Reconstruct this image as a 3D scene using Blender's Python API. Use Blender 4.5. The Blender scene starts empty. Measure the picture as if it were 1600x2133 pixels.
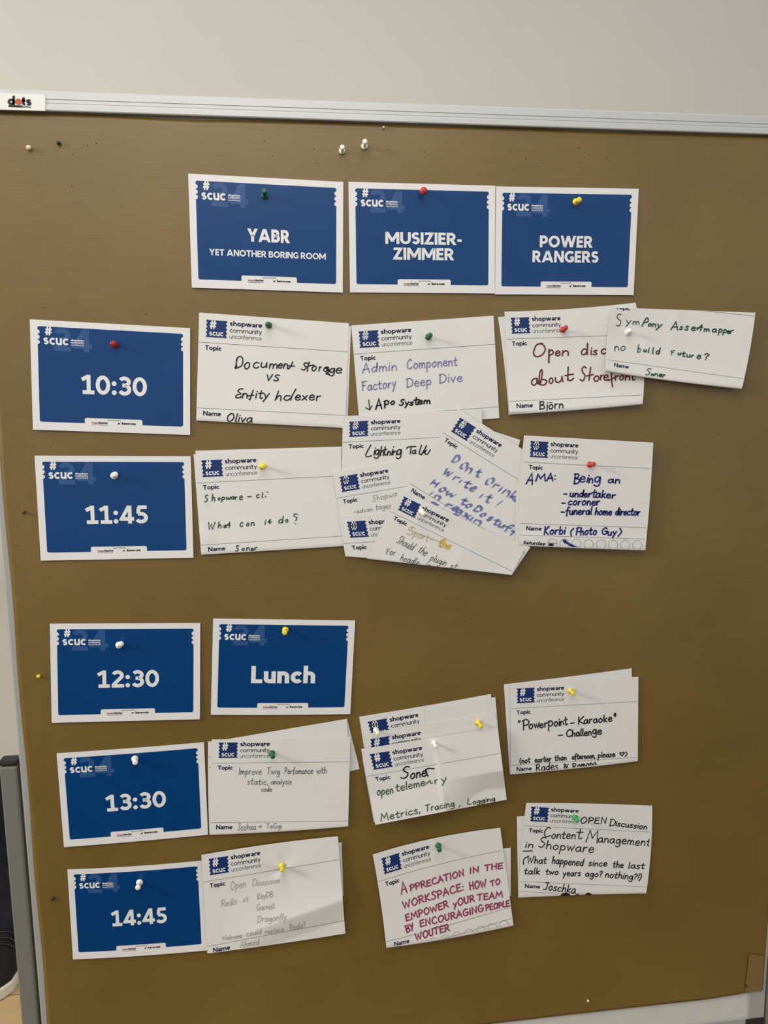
import bpy, bmesh, math, random
import numpy as np
from mathutils import Vector, Matrix, noise

random.seed(7)
SC = bpy.context.scene
COL = SC.collection

# ------------------------------------------------------------------ camera
CAM_POS = np.array([-0.1351682, -1.1140911, 1.4973200])
CAM_R = np.array([0.9920664, -0.1251425, -0.0119866])
CAM_U = np.array([0.0296411, 0.1401840, 0.9896817])
CAM_B = np.array([-0.1221709, -0.9821852, 0.1427812])
FPX = 1602.0085
cd = bpy.data.cameras.new('camera')
cd.sensor_fit = 'HORIZONTAL'; cd.sensor_width = 36.0; cd.lens = FPX / 1600 * 36.0
cd.clip_start = 0.02; cd.clip_end = 60
cam = bpy.data.objects.new('camera', cd); COL.objects.link(cam)
cam.matrix_world = Matrix((
    (CAM_R[0], CAM_U[0], CAM_B[0], CAM_POS[0]),
    (CAM_R[1], CAM_U[1], CAM_B[1], CAM_POS[1]),
    (CAM_R[2], CAM_U[2], CAM_B[2], CAM_POS[2]),
    (0, 0, 0, 1)))
SC.camera = cam

# ------------------------------------------------------------------ exposure, world, lamps
vs = SC.view_settings
vs.view_transform = 'Standard'; vs.look = 'None'; vs.gamma = 1.0; vs.exposure = 0.0
vs.use_curve_mapping = False
SC.cycles.use_denoising = True

AMB_TOP, AMB_MID, AMB_LOW = (0.52, 0.52, 0.52), (0.85, 0.845, 0.83), (0.022, 0.016, 0.008)
wd = bpy.data.worlds.new('room_ambience'); SC.world = wd; wd.use_nodes = True
nt = wd.node_tree; nt.nodes.clear()
wo = nt.nodes.new('ShaderNodeOutputWorld'); bg = nt.nodes.new('ShaderNodeBackground')
tc = nt.nodes.new('ShaderNodeTexCoord'); sp = nt.nodes.new('ShaderNodeSeparateXYZ')
mr = nt.nodes.new('ShaderNodeMapRange'); cr = nt.nodes.new('ShaderNodeValToRGB')
mr.inputs['From Min'].default_value = -1; mr.inputs['From Max'].default_value = 1
e = cr.color_ramp.elements
e[0].position = 0.36; e[0].color = (*AMB_LOW, 1)
e[1].position = 0.80; e[1].color = (*AMB_TOP, 1)
m_ = e.new(0.49); m_.color = (*AMB_MID, 1)
nt.links.new(tc.outputs['Generated'], sp.inputs[0]); nt.links.new(sp.outputs['Z'], mr.inputs['Value'])
nt.links.new(mr.outputs[0], cr.inputs[0]); nt.links.new(cr.outputs[0], bg.inputs[0]); nt.links.new(bg.outputs[0], wo.inputs[0])
bg.inputs[1].default_value = 1.0


def area_lamp(name, loc, target, size, power, color):
    l = bpy.data.lights.new(name, 'AREA'); l.shape = 'DISK'; l.size = size; l.energy = power; l.color = color
    o = bpy.data.objects.new(name, l); COL.objects.link(o); o.location = loc
    d = Vector(target) - Vector(loc); o.rotation_euler = d.to_track_quat('-Z', 'Y').to_euler()
    return o


# ceiling lamp left of the board (long pin shadows run away from it) and one over the viewer
area_lamp('ceiling_lamp_light', (-3.3, -1.15, 2.62), (0, 0.0, 1.2), 0.85, 76, (1.0, 0.95, 0.84))
area_lamp('ceiling_lamp_light', (-0.3, -1.05, 2.72), (-0.1, -0.1, 1.2), 1.6, 17, (1.0, 0.96, 0.88))


# ------------------------------------------------------------------ colour and materials
def lin(c):
    return tuple(((v / 255) / 12.92 if v / 255 <= 0.04045 else ((v / 255 + 0.055) / 1.055) ** 2.4) for v in c)


def mat(name, col, rough=0.6, spec=0.3, metal=0.0, coat=0.0):
    m = bpy.data.materials.new(name); m.use_nodes = True
    b = m.node_tree.nodes['Principled BSDF']
    b.inputs['Base Color'].default_value = (*col, 1)
    b.inputs['Roughness'].default_value = rough
    b.inputs['Specular IOR Level'].default_value = spec
    b.inputs['Metallic'].default_value = metal
    b.inputs['Coat Weight'].default_value = coat
    return m


def N(m, t):
    return m.node_tree.nodes.new(t)


def LK(m, a, b):
    m.node_tree.links.new(a, b)


def add_noise(m, scale, c0, c1, bump=0.0, bscale=None, stretch=(1, 1, 1), dist=0.001):
    """mottled base colour and fine bump, in object space"""
    b = m.node_tree.nodes['Principled BSDF']
    t = N(m, 'ShaderNodeTexCoord'); mp = N(m, 'ShaderNodeMapping'); mp.inputs['Scale'].default_value = stretch
    LK(m, t.outputs['Object'], mp.inputs[0])
    n = N(m, 'ShaderNodeTexNoise'); n.inputs['Scale'].default_value = scale; n.inputs['Detail'].default_value = 5
    LK(m, mp.outputs[0], n.inputs['Vector'])
    r = N(m, 'ShaderNodeValToRGB'); r.color_ramp.elements[0].position = .3; r.color_ramp.elements[1].position = .7
    r.color_ramp.elements[0].color = (*c0, 1); r.color_ramp.elements[1].color = (*c1, 1)
    LK(m, n.outputs['Fac'], r.inputs[0]); LK(m, r.outputs[0], b.inputs['Base Color'])
    if bump:
        n2 = N(m, 'ShaderNodeTexNoise'); n2.inputs['Scale'].default_value = bscale or scale; n2.inputs['Detail'].default_value = 4
        LK(m, mp.outputs[0], n2.inputs['Vector'])
        bp = N(m, 'ShaderNodeBump'); bp.inputs['Strength'].default_value = bump; bp.inputs['Distance'].default_value = dist
        LK(m, n2.outputs['Fac'], bp.inputs['Height']); LK(m, bp.outputs[0], b.inputs['Normal'])


M = {}
M['paper'] = mat('note_paper', (.79, .775, .745), .55, .3)
add_noise(M['paper'], 9, (.715, .70, .675), (.74, .725, .70), .12, 60, dist=.0006)
M['card'] = mat('card_stock', (.80, .785, .775), .45, .35)
add_noise(M['card'], 14, (.715, .70, .695), (.74, .725, .72), .05, 80, dist=.0004)
M['blue'] = mat('printed_blue', (.001, .043, .168), .25, .34)
add_noise(M['blue'], 20, (.0010, .042, .162), (.0013, .045, .174), .06, 45, dist=.0005)
M['blue_light'] = mat('printed_light_blue', (.030, .085, .235), .25, .34)
M['white_print'] = mat('unprinted_white', (.74, .73, .725), .42, .4)
M['ticket'] = mat('ticket_blue', (.006, .026, .135), .45, .4)
M['navy'] = mat('printed_navy', (.008, .012, .055), .5, .3)
M['slate'] = mat('printed_slate', (.035, .04, .075), .5, .3)
M['rule'] = mat('printed_rule', (.09, .09, .10), .55, .3)
M['tiny'] = mat('printed_grey', (.10, .10, .11), .5, .3)
M['red_print'] = mat('printed_red', (.36, .035, .03), .5, .3)
M['ink_black'] = mat('black_marker', (.008, .008, .012), .45, .35)
M['ink_blue'] = mat('blue_marker', (.012, .02, .17), .45, .35)
M['ink_lav'] = mat('lavender_marker', (.20, .20, .40), .55, .3)
M['ink_chisel'] = mat('pale_blue_marker', (.165, .19, .42), .55, .3)
M['ink_brown'] = mat('red_brown_marker', (.12, .018, .014), .45, .35)
M['ink_green'] = mat('dark_green_marker', (.006, .055, .042), .45, .35)
M['ink_olive'] = mat('dry_green_marker', (.06, .085, .05), .5, .3)
M['ink_grey'] = mat('grey_pencil', (.19, .19, .18), .6, .3)
M['ink_pen'] = mat('fine_black_pen', (.085, .082, .08), .6, .3)
M['ink_pale'] = mat('pale_pencil', (.36, .35, .33), .6, .3)
M['ink_yellow'] = mat('yellow_marker', (.72, .43, .06), .55, .3)
M['ink_ochre'] = mat('ochre_marker', (.50, .40, .14), .55, .3)
M['ink_pink'] = mat('magenta_marker', (.30, .03, .105), .5, .35)
M['alu'] = mat('anodised_aluminium', (.52, .53, .53), .38, .5, .15)
add_noise(M['alu'], 30, (.50, .51, .51), (.54, .55, .55), .05, 200, stretch=(.05, 1, 1), dist=.0004)
M['alu_side'] = mat('grey_aluminium', (.36, .36, .345), .45, .5, .1)
M['alu_dark'] = mat('grey_lacquered_steel', (.17, .165, .145), .5, .4)
M['felt'] = mat('white_board_face', (.56, .55, .51), .7, .2)
add_noise(M['felt'], 40, (.54, .53, .49), (.58, .57, .53), .3, 120)
M['black_plastic'] = mat('black_plastic', (.012, .012, .013), .4, .4)
M['cap_plastic'] = mat('white_plastic', (.74, .735, .70), .4, .4)
M['tape'] = mat('tan_tape', (.19, .122, .042), .35, .4)
M['steel'] = mat('pin_steel', (.6, .6, .6), .25, .5, 1.0)
PIN = {
    'white': mat('white_pin', (.84, .81, .75), .28, .5), 'green': mat('green_pin', (.008, .11, .045), .25, .5),
    'red': mat('red_pin', (.50, .035, .022), .25, .5), 'yellow': mat('yellow_pin', (.78, .62, .035), .28, .5),
    'dark red': mat('dark_red_pin', (.32, .014, .016), .25, .5), 'light green': mat('light_green_pin', (.05, .36, .09), .28, .5),
    'cream': mat('cream_pin', (.80, .72, .52), .3, .5), 'black': mat('black_pin', (.014, .010, .008), .3, .5),
    'dark green': mat('dark_green_pin', (.03, .05, .015), .35, .5), 'pale': mat('clear_pin', (.62, .55, .36), .15, .8),
    'brown': mat('brown_pin', (.045, .026, .008), .4, .4)}

# kraft paper : warm brown, fine horizontal ribbing, soft mottling
k = M['kraft'] = mat('brown_kraft_paper', (.16, .095, .017), .42, .72)
b = k.node_tree.nodes['Principled BSDF']
t = N(k, 'ShaderNodeTexCoord')
n1 = N(k, 'ShaderNodeTexNoise'); n1.inputs['Scale'].default_value = 5; n1.inputs['Detail'].default_value = 4
LK(k, t.outputs['Object'], n1.inputs['Vector'])
mp = N(k, 'ShaderNodeMapping'); mp.inputs['Scale'].default_value = (10, 10, 330); LK(k, t.outputs['Object'], mp.inputs[0])
n2 = N(k, 'ShaderNodeTexNoise'); n2.inputs['Scale'].default_value = 1.6; n2.inputs['Detail'].default_value = 5
LK(k, mp.outputs[0], n2.inputs['Vector'])
r1 = N(k, 'ShaderNodeValToRGB'); r1.color_ramp.elements[0].position = .3; r1.color_ramp.elements[1].position = .72
r1.color_ramp.elements[0].color = (.150, .088, .013, 1); r1.color_ramp.elements[1].color = (.184, .112, .020, 1)
LK(k, n1.outputs['Fac'], r1.inputs[0])
mx = N(k, 'ShaderNodeMix'); mx.data_type = 'RGBA'; mx.blend_type = 'MULTIPLY'; mx.inputs[0].default_value = .3
r2 = N(k, 'ShaderNodeValToRGB'); r2.color_ramp.elements[0].position = .3; r2.color_ramp.elements[1].position = .7
r2.color_ramp.elements[0].color = (.66, .64, .60, 1); r2.color_ramp.elements[1].color = (1, 1, 1, 1)
LK(k, n2.outputs['Fac'], r2.inputs[0]); LK(k, r1.outputs[0], mx.inputs[6]); LK(k, r2.outputs[0], mx.inputs[7])
LK(k, mx.outputs[2], b.inputs['Base Color'])
bp = N(k, 'ShaderNodeBump'); bp.inputs['Strength'].default_value = .16; bp.inputs['Distance'].default_value = .0006
LK(k, n2.outputs['Fac'], bp.inputs['Height']); LK(k, bp.outputs[0], b.inputs['Normal'])

M['wall'] = mat('painted_wall', (.68, .665, .61), .8, .2)
add_noise(M['wall'], 3, (.665, .65, .595), (.685, .67, .615), .15, 220, dist=.001)
M['skirting'] = mat('white_skirting', (.75, .73, .68), .5, .3)
f = M['floor'] = mat('oak_planks', (.6, .42, .2), .4, .4)
b = f.node_tree.nodes['Principled BSDF']
t = N(f, 'ShaderNodeTexCoord'); br = N(f, 'ShaderNodeTexBrick')
br.inputs['Scale'].default_value = 1.0; br.inputs['Brick Width'].default_value = 1.2; br.inputs['Row Height'].default_value = .13
br.inputs['Mortar Size'].default_value = .0015; br.inputs['Color1'].default_value = (.66, .47, .23, 1)
br.inputs['Color2'].default_value = (.58, .40, .19, 1); br.inputs['Mortar'].default_value = (.2, .12, .05, 1)
LK(f, t.outputs['Object'], br.inputs['Vector'])
mp = N(f, 'ShaderNodeMapping'); mp.inputs['Scale'].default_value = (2, 40, 2); LK(f, t.outputs['Object'], mp.inputs[0])
n1 = N(f, 'ShaderNodeTexNoise'); n1.inputs['Scale'].default_value = 1.5; LK(f, mp.outputs[0], n1.inputs['Vector'])
mx = N(f, 'ShaderNodeMix'); mx.data_type = 'RGBA'; mx.blend_type = 'MULTIPLY'; mx.inputs[0].default_value = .25
LK(f, br.outputs['Color'], mx.inputs[6]); LK(f, n1.outputs['Color'], mx.inputs[7]); LK(f, mx.outputs[2], b.inputs['Base Color'])
M['denim'] = mat('dark_denim', (.014, .017, .026), .8, .2)
add_noise(M['denim'], 25, (.008, .010, .016), (.022, .027, .04), .4, 300)
M['knit'] = mat('charcoal_knit', (.03, .03, .033), .85, .2)
M['shoe'] = mat('black_shoe_mesh', (.010, .010, .012), .6, .3)
M['sole'] = mat('white_rubber', (.78, .74, .66), .5, .3)
M['skin'] = mat('skin', (.55, .32, .22), .5, .35)
M['hair'] = mat('brown_hair', (.05, .03, .018), .6, .3)
M['eye'] = mat('eye_white', (.8, .8, .78), .2, .5)


# ------------------------------------------------------------------ object helpers
def mesh_obj(name, verts, faces, material, parent=None, origin=None, smooth=False, mats=None, midx=None):
    """verts in world coordinates; origin becomes the object's location"""
    V = np.asarray(verts, float).reshape(-1, 3)
    if origin is None:
        origin = np.array(parent['_o']) if parent is not None else V.mean(0)
    origin = np.asarray(origin, float)
    me = bpy.data.meshes.new(name)
    me.from_pydata((V - origin).tolist(), [], [list(q) for q in faces])
    for q in (mats or [material]):
        me.materials.append(q)
    if midx is not None:
        me.polygons.foreach_set('material_index', midx)
    if smooth:
        me.polygons.foreach_set('use_smooth', [True] * len(me.polygons))
    me.update()
    o = bpy.data.objects.new(name, me); COL.objects.link(o)
    if parent is not None:
        o.parent = parent
        o.location = origin - np.array(parent['_o'])
    else:
        o.location = origin
    o['_o'] = [float(v) for v in origin]
    return o


def empty(name, loc):
    o = bpy.data.objects.new(name, None); COL.objects.link(o); o.location = loc; o['_o'] = [float(v) for v in loc]
    o.empty_display_size = .05
    return o


def tag(o, label, cat, group=None):
    o['label'] = label; o['category'] = cat
    if group:
        o['group'] = group
    return o


def structure(o):
    o['kind'] = 'structure'; return o


def box_geo(x0, x1, y0, y1, z0, z1):
    v = [(x, y, z) for x in (x0, x1) for y in (y0, y1) for z in (z0, z1)]
    fc = [(0, 1, 3, 2), (4, 6, 7, 5), (0, 4, 5, 1), (2, 3, 7, 6), (0, 2, 6, 4), (1, 5, 7, 3)]
    return v, fc


def box(name, b6, material, parent=None, bevel=0.0):
    v, fc = box_geo(*b6)
    o = mesh_obj(name, v, fc, material, parent)
    if bevel:
        m = o.modifiers.new('bevel', 'BEVEL'); m.width = bevel; m.segments = 2
    return o


def lathe(profile, base, axis, n=20):
    """profile [(r, s)] revolved round axis from base"""
    a = Vector(axis).normalized(); u = a.orthogonal().normalized(); w = a.cross(u)
    B = Vector(base); V = []; F = []
    for r, s in profile:
        for i in range(n):
            an = 2 * math.pi * i / n
            V.append(tuple(B + a * s + (u * math.cos(an) + w * math.sin(an)) * max(r, 1e-5)))
    for j in range(len(profile) - 1):
        for i in range(n):
            F.append((j * n + i, j * n + (i + 1) % n, (j + 1) * n + (i + 1) % n, (j + 1) * n + i))
    return V, F


# ------------------------------------------------------------------ rays of the photograph's camera onto the board
def on_y(px, py, Y):
    d = CAM_R * ((px - 800) / FPX) - CAM_U * ((py - 1066.5) / FPX) - CAM_B
    return CAM_POS + d * ((Y - CAM_POS[1]) / d[1])


def homog(src, dst):
    A = []; B = []
    for (x, y), (X, Y) in zip(src, dst):
        A.append([x, y, 1, 0, 0, 0, -X * x, -X * y]); B.append(X)
        A.append([0, 0, 0, x, y, 1, -Y * x, -Y * y]); B.append(Y)
    h = np.linalg.solve(np.array(A, float), np.array(B, float))
    return np.append(h, 1).reshape(3, 3)


def hmap(H, x, y):
    w = H[2, 0] * x + H[2, 1] * y + H[2, 2]
    return ((H[0, 0] * x + H[0, 1] * y + H[0, 2]) / w, (H[1, 0] * x + H[1, 1] * y + H[1, 2]) / w)


# ------------------------------------------------------------------ 2D shapes
def clip_half(poly, a, b, c):
    """keep a*x+b*y<=c"""
    out = []
    for i in range(len(poly)):
        p, q = poly[i], poly[(i + 1) % len(poly)]
        dp, dq = a * p[0] + b * p[1] - c, a * q[0] + b * q[1] - c
        if dp <= 0:
            out.append(p)
        if (dp < 0 < dq) or (dq < 0 < dp):
            s = dp / (dp - dq)
            out.append((p[0] + s * (q[0] - p[0]), p[1] + s * (q[1] - p[1])))
    return out


def strip(pts, w, closed=False, cap='butt', nib=None):
    """ribbon of width w along pts -> convex polygons"""
    P = [np.array(p, float) for p in pts]
    Q = [P[0]]
    for p in P[1:]:
        if np.hypot(*(p - Q[-1])) > 1e-6:
            Q.append(p)
    if closed and np.hypot(*(Q[0] - Q[-1])) < 1e-6:
        Q.pop()
    n = len(Q); h = w / 2; polys = []
    if n == 1:
        return [disc(Q[0][0], Q[0][1], h)]
    L = []; Rr = []
    for i in range(n):
        if nib is not None:
            off = np.array(nib) * h
        else:
            a = Q[i - 1] if (i > 0 or closed) else None
            c = Q[(i + 1) % n] if (i < n - 1 or closed) else None
            d1 = (Q[i] - a) / np.hypot(*(Q[i] - a)) if a is not None else None
            d2 = (c - Q[i]) / np.hypot(*(c - Q[i])) if c is not None else None
            if d1 is None: d1 = d2
            if d2 is None: d2 = d1
            nn = np.array([-d1[1] - d2[1], d1[0] + d2[0]]); l = np.hypot(*nn)
            if l < .25:
                off = np.array([-d1[1], d1[0]]) * h
            else:
                nn /= l; off = nn * h / max(.45, nn @ np.array([-d1[1], d1[0]]))
        L.append(Q[i] + off); Rr.append(Q[i] - off)
    for i in range(n if closed else n - 1):
        j = (i + 1) % n
        polys.append([tuple(L[i]), tuple(L[j]), tuple(Rr[j]), tuple(Rr[i])])
    if cap == 'round' and not closed and nib is None:
        polys.append(disc(Q[0][0], Q[0][1], h, 10)); polys.append(disc(Q[-1][0], Q[-1][1], h, 10))
    return polys


def disc(cx, cy, r, n=18, ry=None):
    ry = r if ry is None else ry
    return [(cx + r * math.cos(2 * math.pi * i / n), cy + ry * math.sin(2 * math.pi * i / n)) for i in range(n)]


def arc(cx, cy, rx, ry, a0, a1, n=12):
    return [(cx + rx * math.cos(math.radians(a0 + (a1 - a0) * i / n)), cy + ry * math.sin(math.radians(a0 + (a1 - a0) * i / n))) for i in range(n + 1)]


def spline(pts, n=5):
    if len(pts) < 3:
        return [tuple(p) for p in pts]
    P = [np.array(p, float) for p in pts]; P = [2 * P[0] - P[1]] + P + [2 * P[-1] - P[-2]]
    out = []
    for i in range(1, len(P) - 2):
        for j in range(n):
            t = j / n
            a, b_, c, d = P[i - 1], P[i], P[i + 1], P[i + 2]
            out.append(tuple(.5 * (2 * b_ + (c - a) * t + (2 * a - 5 * b_ + 4 * c - d) * t * t + (3 * b_ - a - 3 * c + d) * t ** 3)))
    out.append(tuple(P[-2]))
    return out


# ------------------------------------------------------------------ printed sans-serif letters (cap height 1)
def glyph(ch, t):
    w = 2 * t; P = []

    def p(*pts): P.extend(strip(pts, w))

    def ell(cx, cy, rx, ry): P.extend(strip(arc(cx, cy, rx, ry, 0, 360, 26), w, True))

    def d(a, b_, lo=0.0, hi=1.0, k_=1.0):
        a = np.array(a, float); b_ = np.array(b_, float); u = (b_ - a) / np.hypot(*(b_ - a))
        for q in strip([a - u * w * 2, b_ + u * w * 2], w * k_):
            q = clip_half(clip_half(q, 0, 1, hi), 0, -1, -lo)
            if len(q) > 2: P.append(q)

    def bowl(x0, y0, y1, xr):
        ry = (y1 - y0) / 2; rx = min(ry * 1.05, xr - x0)
        p(*([(x0, y1)] + arc(xr - rx, (y0 + y1) / 2, rx, ry, 90, -90) + [(x0, y0)]))

    def ess(W, h, lo=0.0):
        m_ = lo + h * .52; hi = lo + h - t; l_ = lo + t
        up = arc(W / 2, (hi + m_) / 2, W / 2 - t, (hi - m_) / 2, 28, 270, 14)
        dn = arc(W / 2, (l_ + m_) / 2, W / 2 - t, (m_ - l_) / 2, 90, -155, 14)
        p(*(up[:-1] + dn[1:]))
    x = .70
    if ch == 'A': d((.115, 0), (.475, 1)); d((.885, 0), (.525, 1)); p((.24, .28), (.76, .28)); W = 1.0
    elif ch == 'B': p((t, 0), (t, 1)); bowl(t, .52, 1 - t, .66 - t); bowl(t, t, .52, .72 - t); W = .72
    elif ch == 'R': p((t, 0), (t, 1)); bowl(t, .45, 1 - t, .68 - t); d((.34, .47), (.63, 0), 0, .47, 1.05); W = .75
    elif ch == 'P': p((t, 0), (t, 1)); bowl(t, .40, 1 - t, .69 - t); W = .69
    elif ch == 'Y': d((.12, 1), (.43, .42), .40, 1); d((.74, 1), (.43, .42), .40, 1); p((.43, 0), (.43, .5)); W = .86
    elif ch == 'E': p((t, 0), (t, 1)); p((t, t), (.56, t)); p((t, .51), (.52, .51)); p((t, 1 - t), (.56, 1 - t)); W = .57
    elif ch == 'T': p((0, 1 - t), (.72, 1 - t)); p((.36, 0), (.36, 1 - t)); W = .72
    elif ch == 'N': p((t, 0), (t, 1)); p((.84 - t, 0), (.84 - t, 1)); d((t * 1.1, 1), (.84 - t * 1.1, 0)); W = .84
    elif ch == 'O': ell(.48, .5, .48 - t, .5 - t); W = .96
    elif ch == 'H': p((t, 0), (t, 1)); p((.82 - t, 0), (.82 - t, 1)); p((t, .51), (.82 - t, .51)); W = .82
    elif ch == 'I': p((t, 0), (t, 1)); W = w
    elif ch == 'G':
        p(*arc(.47, .5, .47 - t, .5 - t, 46, 318, 22)); p((.82 - t, .10), (.82 - t, .50)); p((.50, .43), (.82 - t, .43)); W = .82
    elif ch == 'M': p((t, 0), (t, 1)); p((1.06 - t, 0), (1.06 - t, 1)); d((t * 1.05, 1), (.53, .24), .18, 1); d((1.06 - t * 1.05, 1), (.53, .24), .18, 1); W = 1.06
    elif ch == 'U': p(*([(t, 1), (t, .38)] + arc(.40, .38, .40 - t, .38 - t, 180, 360) + [(.8 - t, 1)])); W = .8
    elif ch == 'S': ess(.62, 1); W = .62
    elif ch == 'Z': p((.03, 1 - t), (.68, 1 - t)); p((.02, t), (.70, t)); d((.14, t), (.58, 1 - t), 0, 1); W = .72
    elif ch == 'W': d((.11, 1), (.38, 0)); d((.655, 1), (.38, 0)); d((.665, 1), (.94, 0)); d((1.21, 1), (.94, 0)); W = 1.32
    elif ch == 'L': p((t, 0), (t, 1)); p((t, t), (.56, t)); W = .56
    elif ch == '-': p((0, .37), (.34, .37)); W = .34
    elif ch == ':': P.append(disc(.13, .13, .125)); P.append(disc(.13, .60, .125)); W = .26
    elif ch == '0': ell(.37, .5, .37 - t, .5 - t); W = .74
    elif ch == '1': p((.37, .02), (.37, 1)); p((.03, .745), (.375, 1 - t * .7)); p((.06, t), (.66, t)); W = .66
    elif ch == '2':
        a_ = arc(.35, .70, .33 - t, .30 - t, 160, -28, 14); p(*(a_ + [(.10, t * 1.3)])); p((.03, t), (.69, t)); W = .69
    elif ch == '3':
        hi = 1 - t; m_ = .53
        p(*arc(.33, (hi + m_) / 2, .33 - t, (hi - m_) / 2, 150, -90, 14)); p((.22, m_), (.36, m_))
        p(*arc(.33, (t + m_) / 2, .35 - t, (m_ - t) / 2, 90, -155, 14)); W = .68
    elif ch == '4': p((.54, 0), (.54, 1)); p((.03, .25), (.76, .25)); d((.50, .97), (.10, .25), .18, 1.0, .95); W = .76
    elif ch == '5':
        p((.14, 1 - t), (.62, 1 - t)); p((.20, 1 - t), (.155, .55)); p(*([(.15, .55)] + arc(.31, .32, .36 - t, .32 - t, 105, -150, 16))); W = .67
    elif ch == '#':
        d((.24, 0), (.37, 1)); d((.56, 0), (.69, 1)); p((.06, .33), (.83, .33)); p((.11, .67), (.88, .67)); W = .92
    elif ch == 's': ess(.50, x); W = .5
    elif ch == 'c': p(*arc(.33, x / 2, .33 - t, x / 2 - t, 42, 318, 18)); W = .57
    elif ch == 'u': p(*([(t, x), (t, .25)] + arc(.30, .25, .30 - t, .25 - t, 180, 350) + [(.6 - t, .3)])); p((.6 - t, 0), (.6 - t, x)); W = .6
    elif ch in 'nhm':
        top = 1.03 if ch == 'h' else x
        p((t, 0), (t, top))
        for i in range(2 if ch == 'm' else 1):
            o_ = i * (.6 - w)
            p(*([(o_ + t, .38)] + arc(o_ + .30, .40, .30 - t, .30 - t, 172, 0) + [(o_ + .6 - t, 0)]))
        W = .6 + (.6 - w if ch == 'm' else 0)
    elif ch == 'o': ell(.34, x / 2, .34 - t, x / 2 - t); W = .68
    elif ch == 'p': p((t, -.27), (t, x)); ell(.36, x / 2, .29 if t < .08 else .33 - t * .6, x / 2 - t); W = .69
    elif ch == 'b': p((t, 0), (t, 1.03)); ell(.36, x / 2, .33 - t * .6, x / 2 - t); W = .69
    elif ch == 'd': p((.69 - t, 0), (.69 - t, 1.03)); ell(.33, x / 2, .33 - t * .6, x / 2 - t); W = .69
    elif ch == 'w': d((.09, x), (.28, 0), 0, x); d((.47, x), (.28, 0), 0, x); d((.48, x), (.67, 0), 0, x); d((.86, x), (.67, 0), 0, x); W = .95
    elif ch == 'a':
        p(*([(.07, .58)] + arc(.28, .43, .28 - t, .27 - t, 130, 0, 10) + [(.56 - t, 0)])); ell(.27, .20, .27 - t, .20 - t * .9); W = .56
    elif ch == 'r': p((t, 0), (t, x)); p(*arc(.36, .34, .36 - t, .36 - t, 175, 72, 8)); W = .40
    elif ch == 'e': p(*arc(.33, x / 2, .33 - t, x / 2 - t, 4, 318, 22)); p((t, .36), (.66 - t, .36)); W = .65
    elif ch == 'y': d((.09, x), (.31, 0), -.02, x); d((.55, x), (.18, -.27), -.27, x); W = .64
    elif ch == 'i': p((t, 0), (t, x)); P.append(disc(t, .92, t * 1.2)); W = w
    elif ch == 'l': p((t, 0), (t, 1.03)); W = w
    elif ch == 't': p(*([(.17, .93), (.17, .22)] + arc(.17 + .16, .22, .16, .22 - t, 180, 280, 8))); p((0, x - t), (.38, x - t)); W = .40
    elif ch == 'f': p(*([(.16, 0), (.16, .8)] + arc(.16 + .2, .8, .2, .23 - t, 180, 80, 8))); p((0, x - t), (.36, x - t)); W = .38
    elif ch == 'x': d((.09, x), (.49, 0), 0, x); d((.49, x), (.09, 0), 0, x); W = .58
    else: W = .30
    return W, P


def text_polys(s, x0, x1, base, cap, weight=.2, slant=0.0, gap=.07):
    """s fitted between x0 and x1 on baseline y=base (y down), cap height cap"""
    t = weight / 2; cur = 0; items = []
    for i, ch in enumerate(s):
        W, P = glyph(ch, t); items.append((cur, P))
        cur += W + (gap if ch != ' ' else 0)
    tot = cur - gap; sx = (x1 - x0) / tot
    out = []
    for o_, P in items:
        for q in P:
            out.append([(x0 + (o_ + a) * sx + slant * b_ * cap, base - b_ * cap) for a, b_ in q])
    return out


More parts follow.
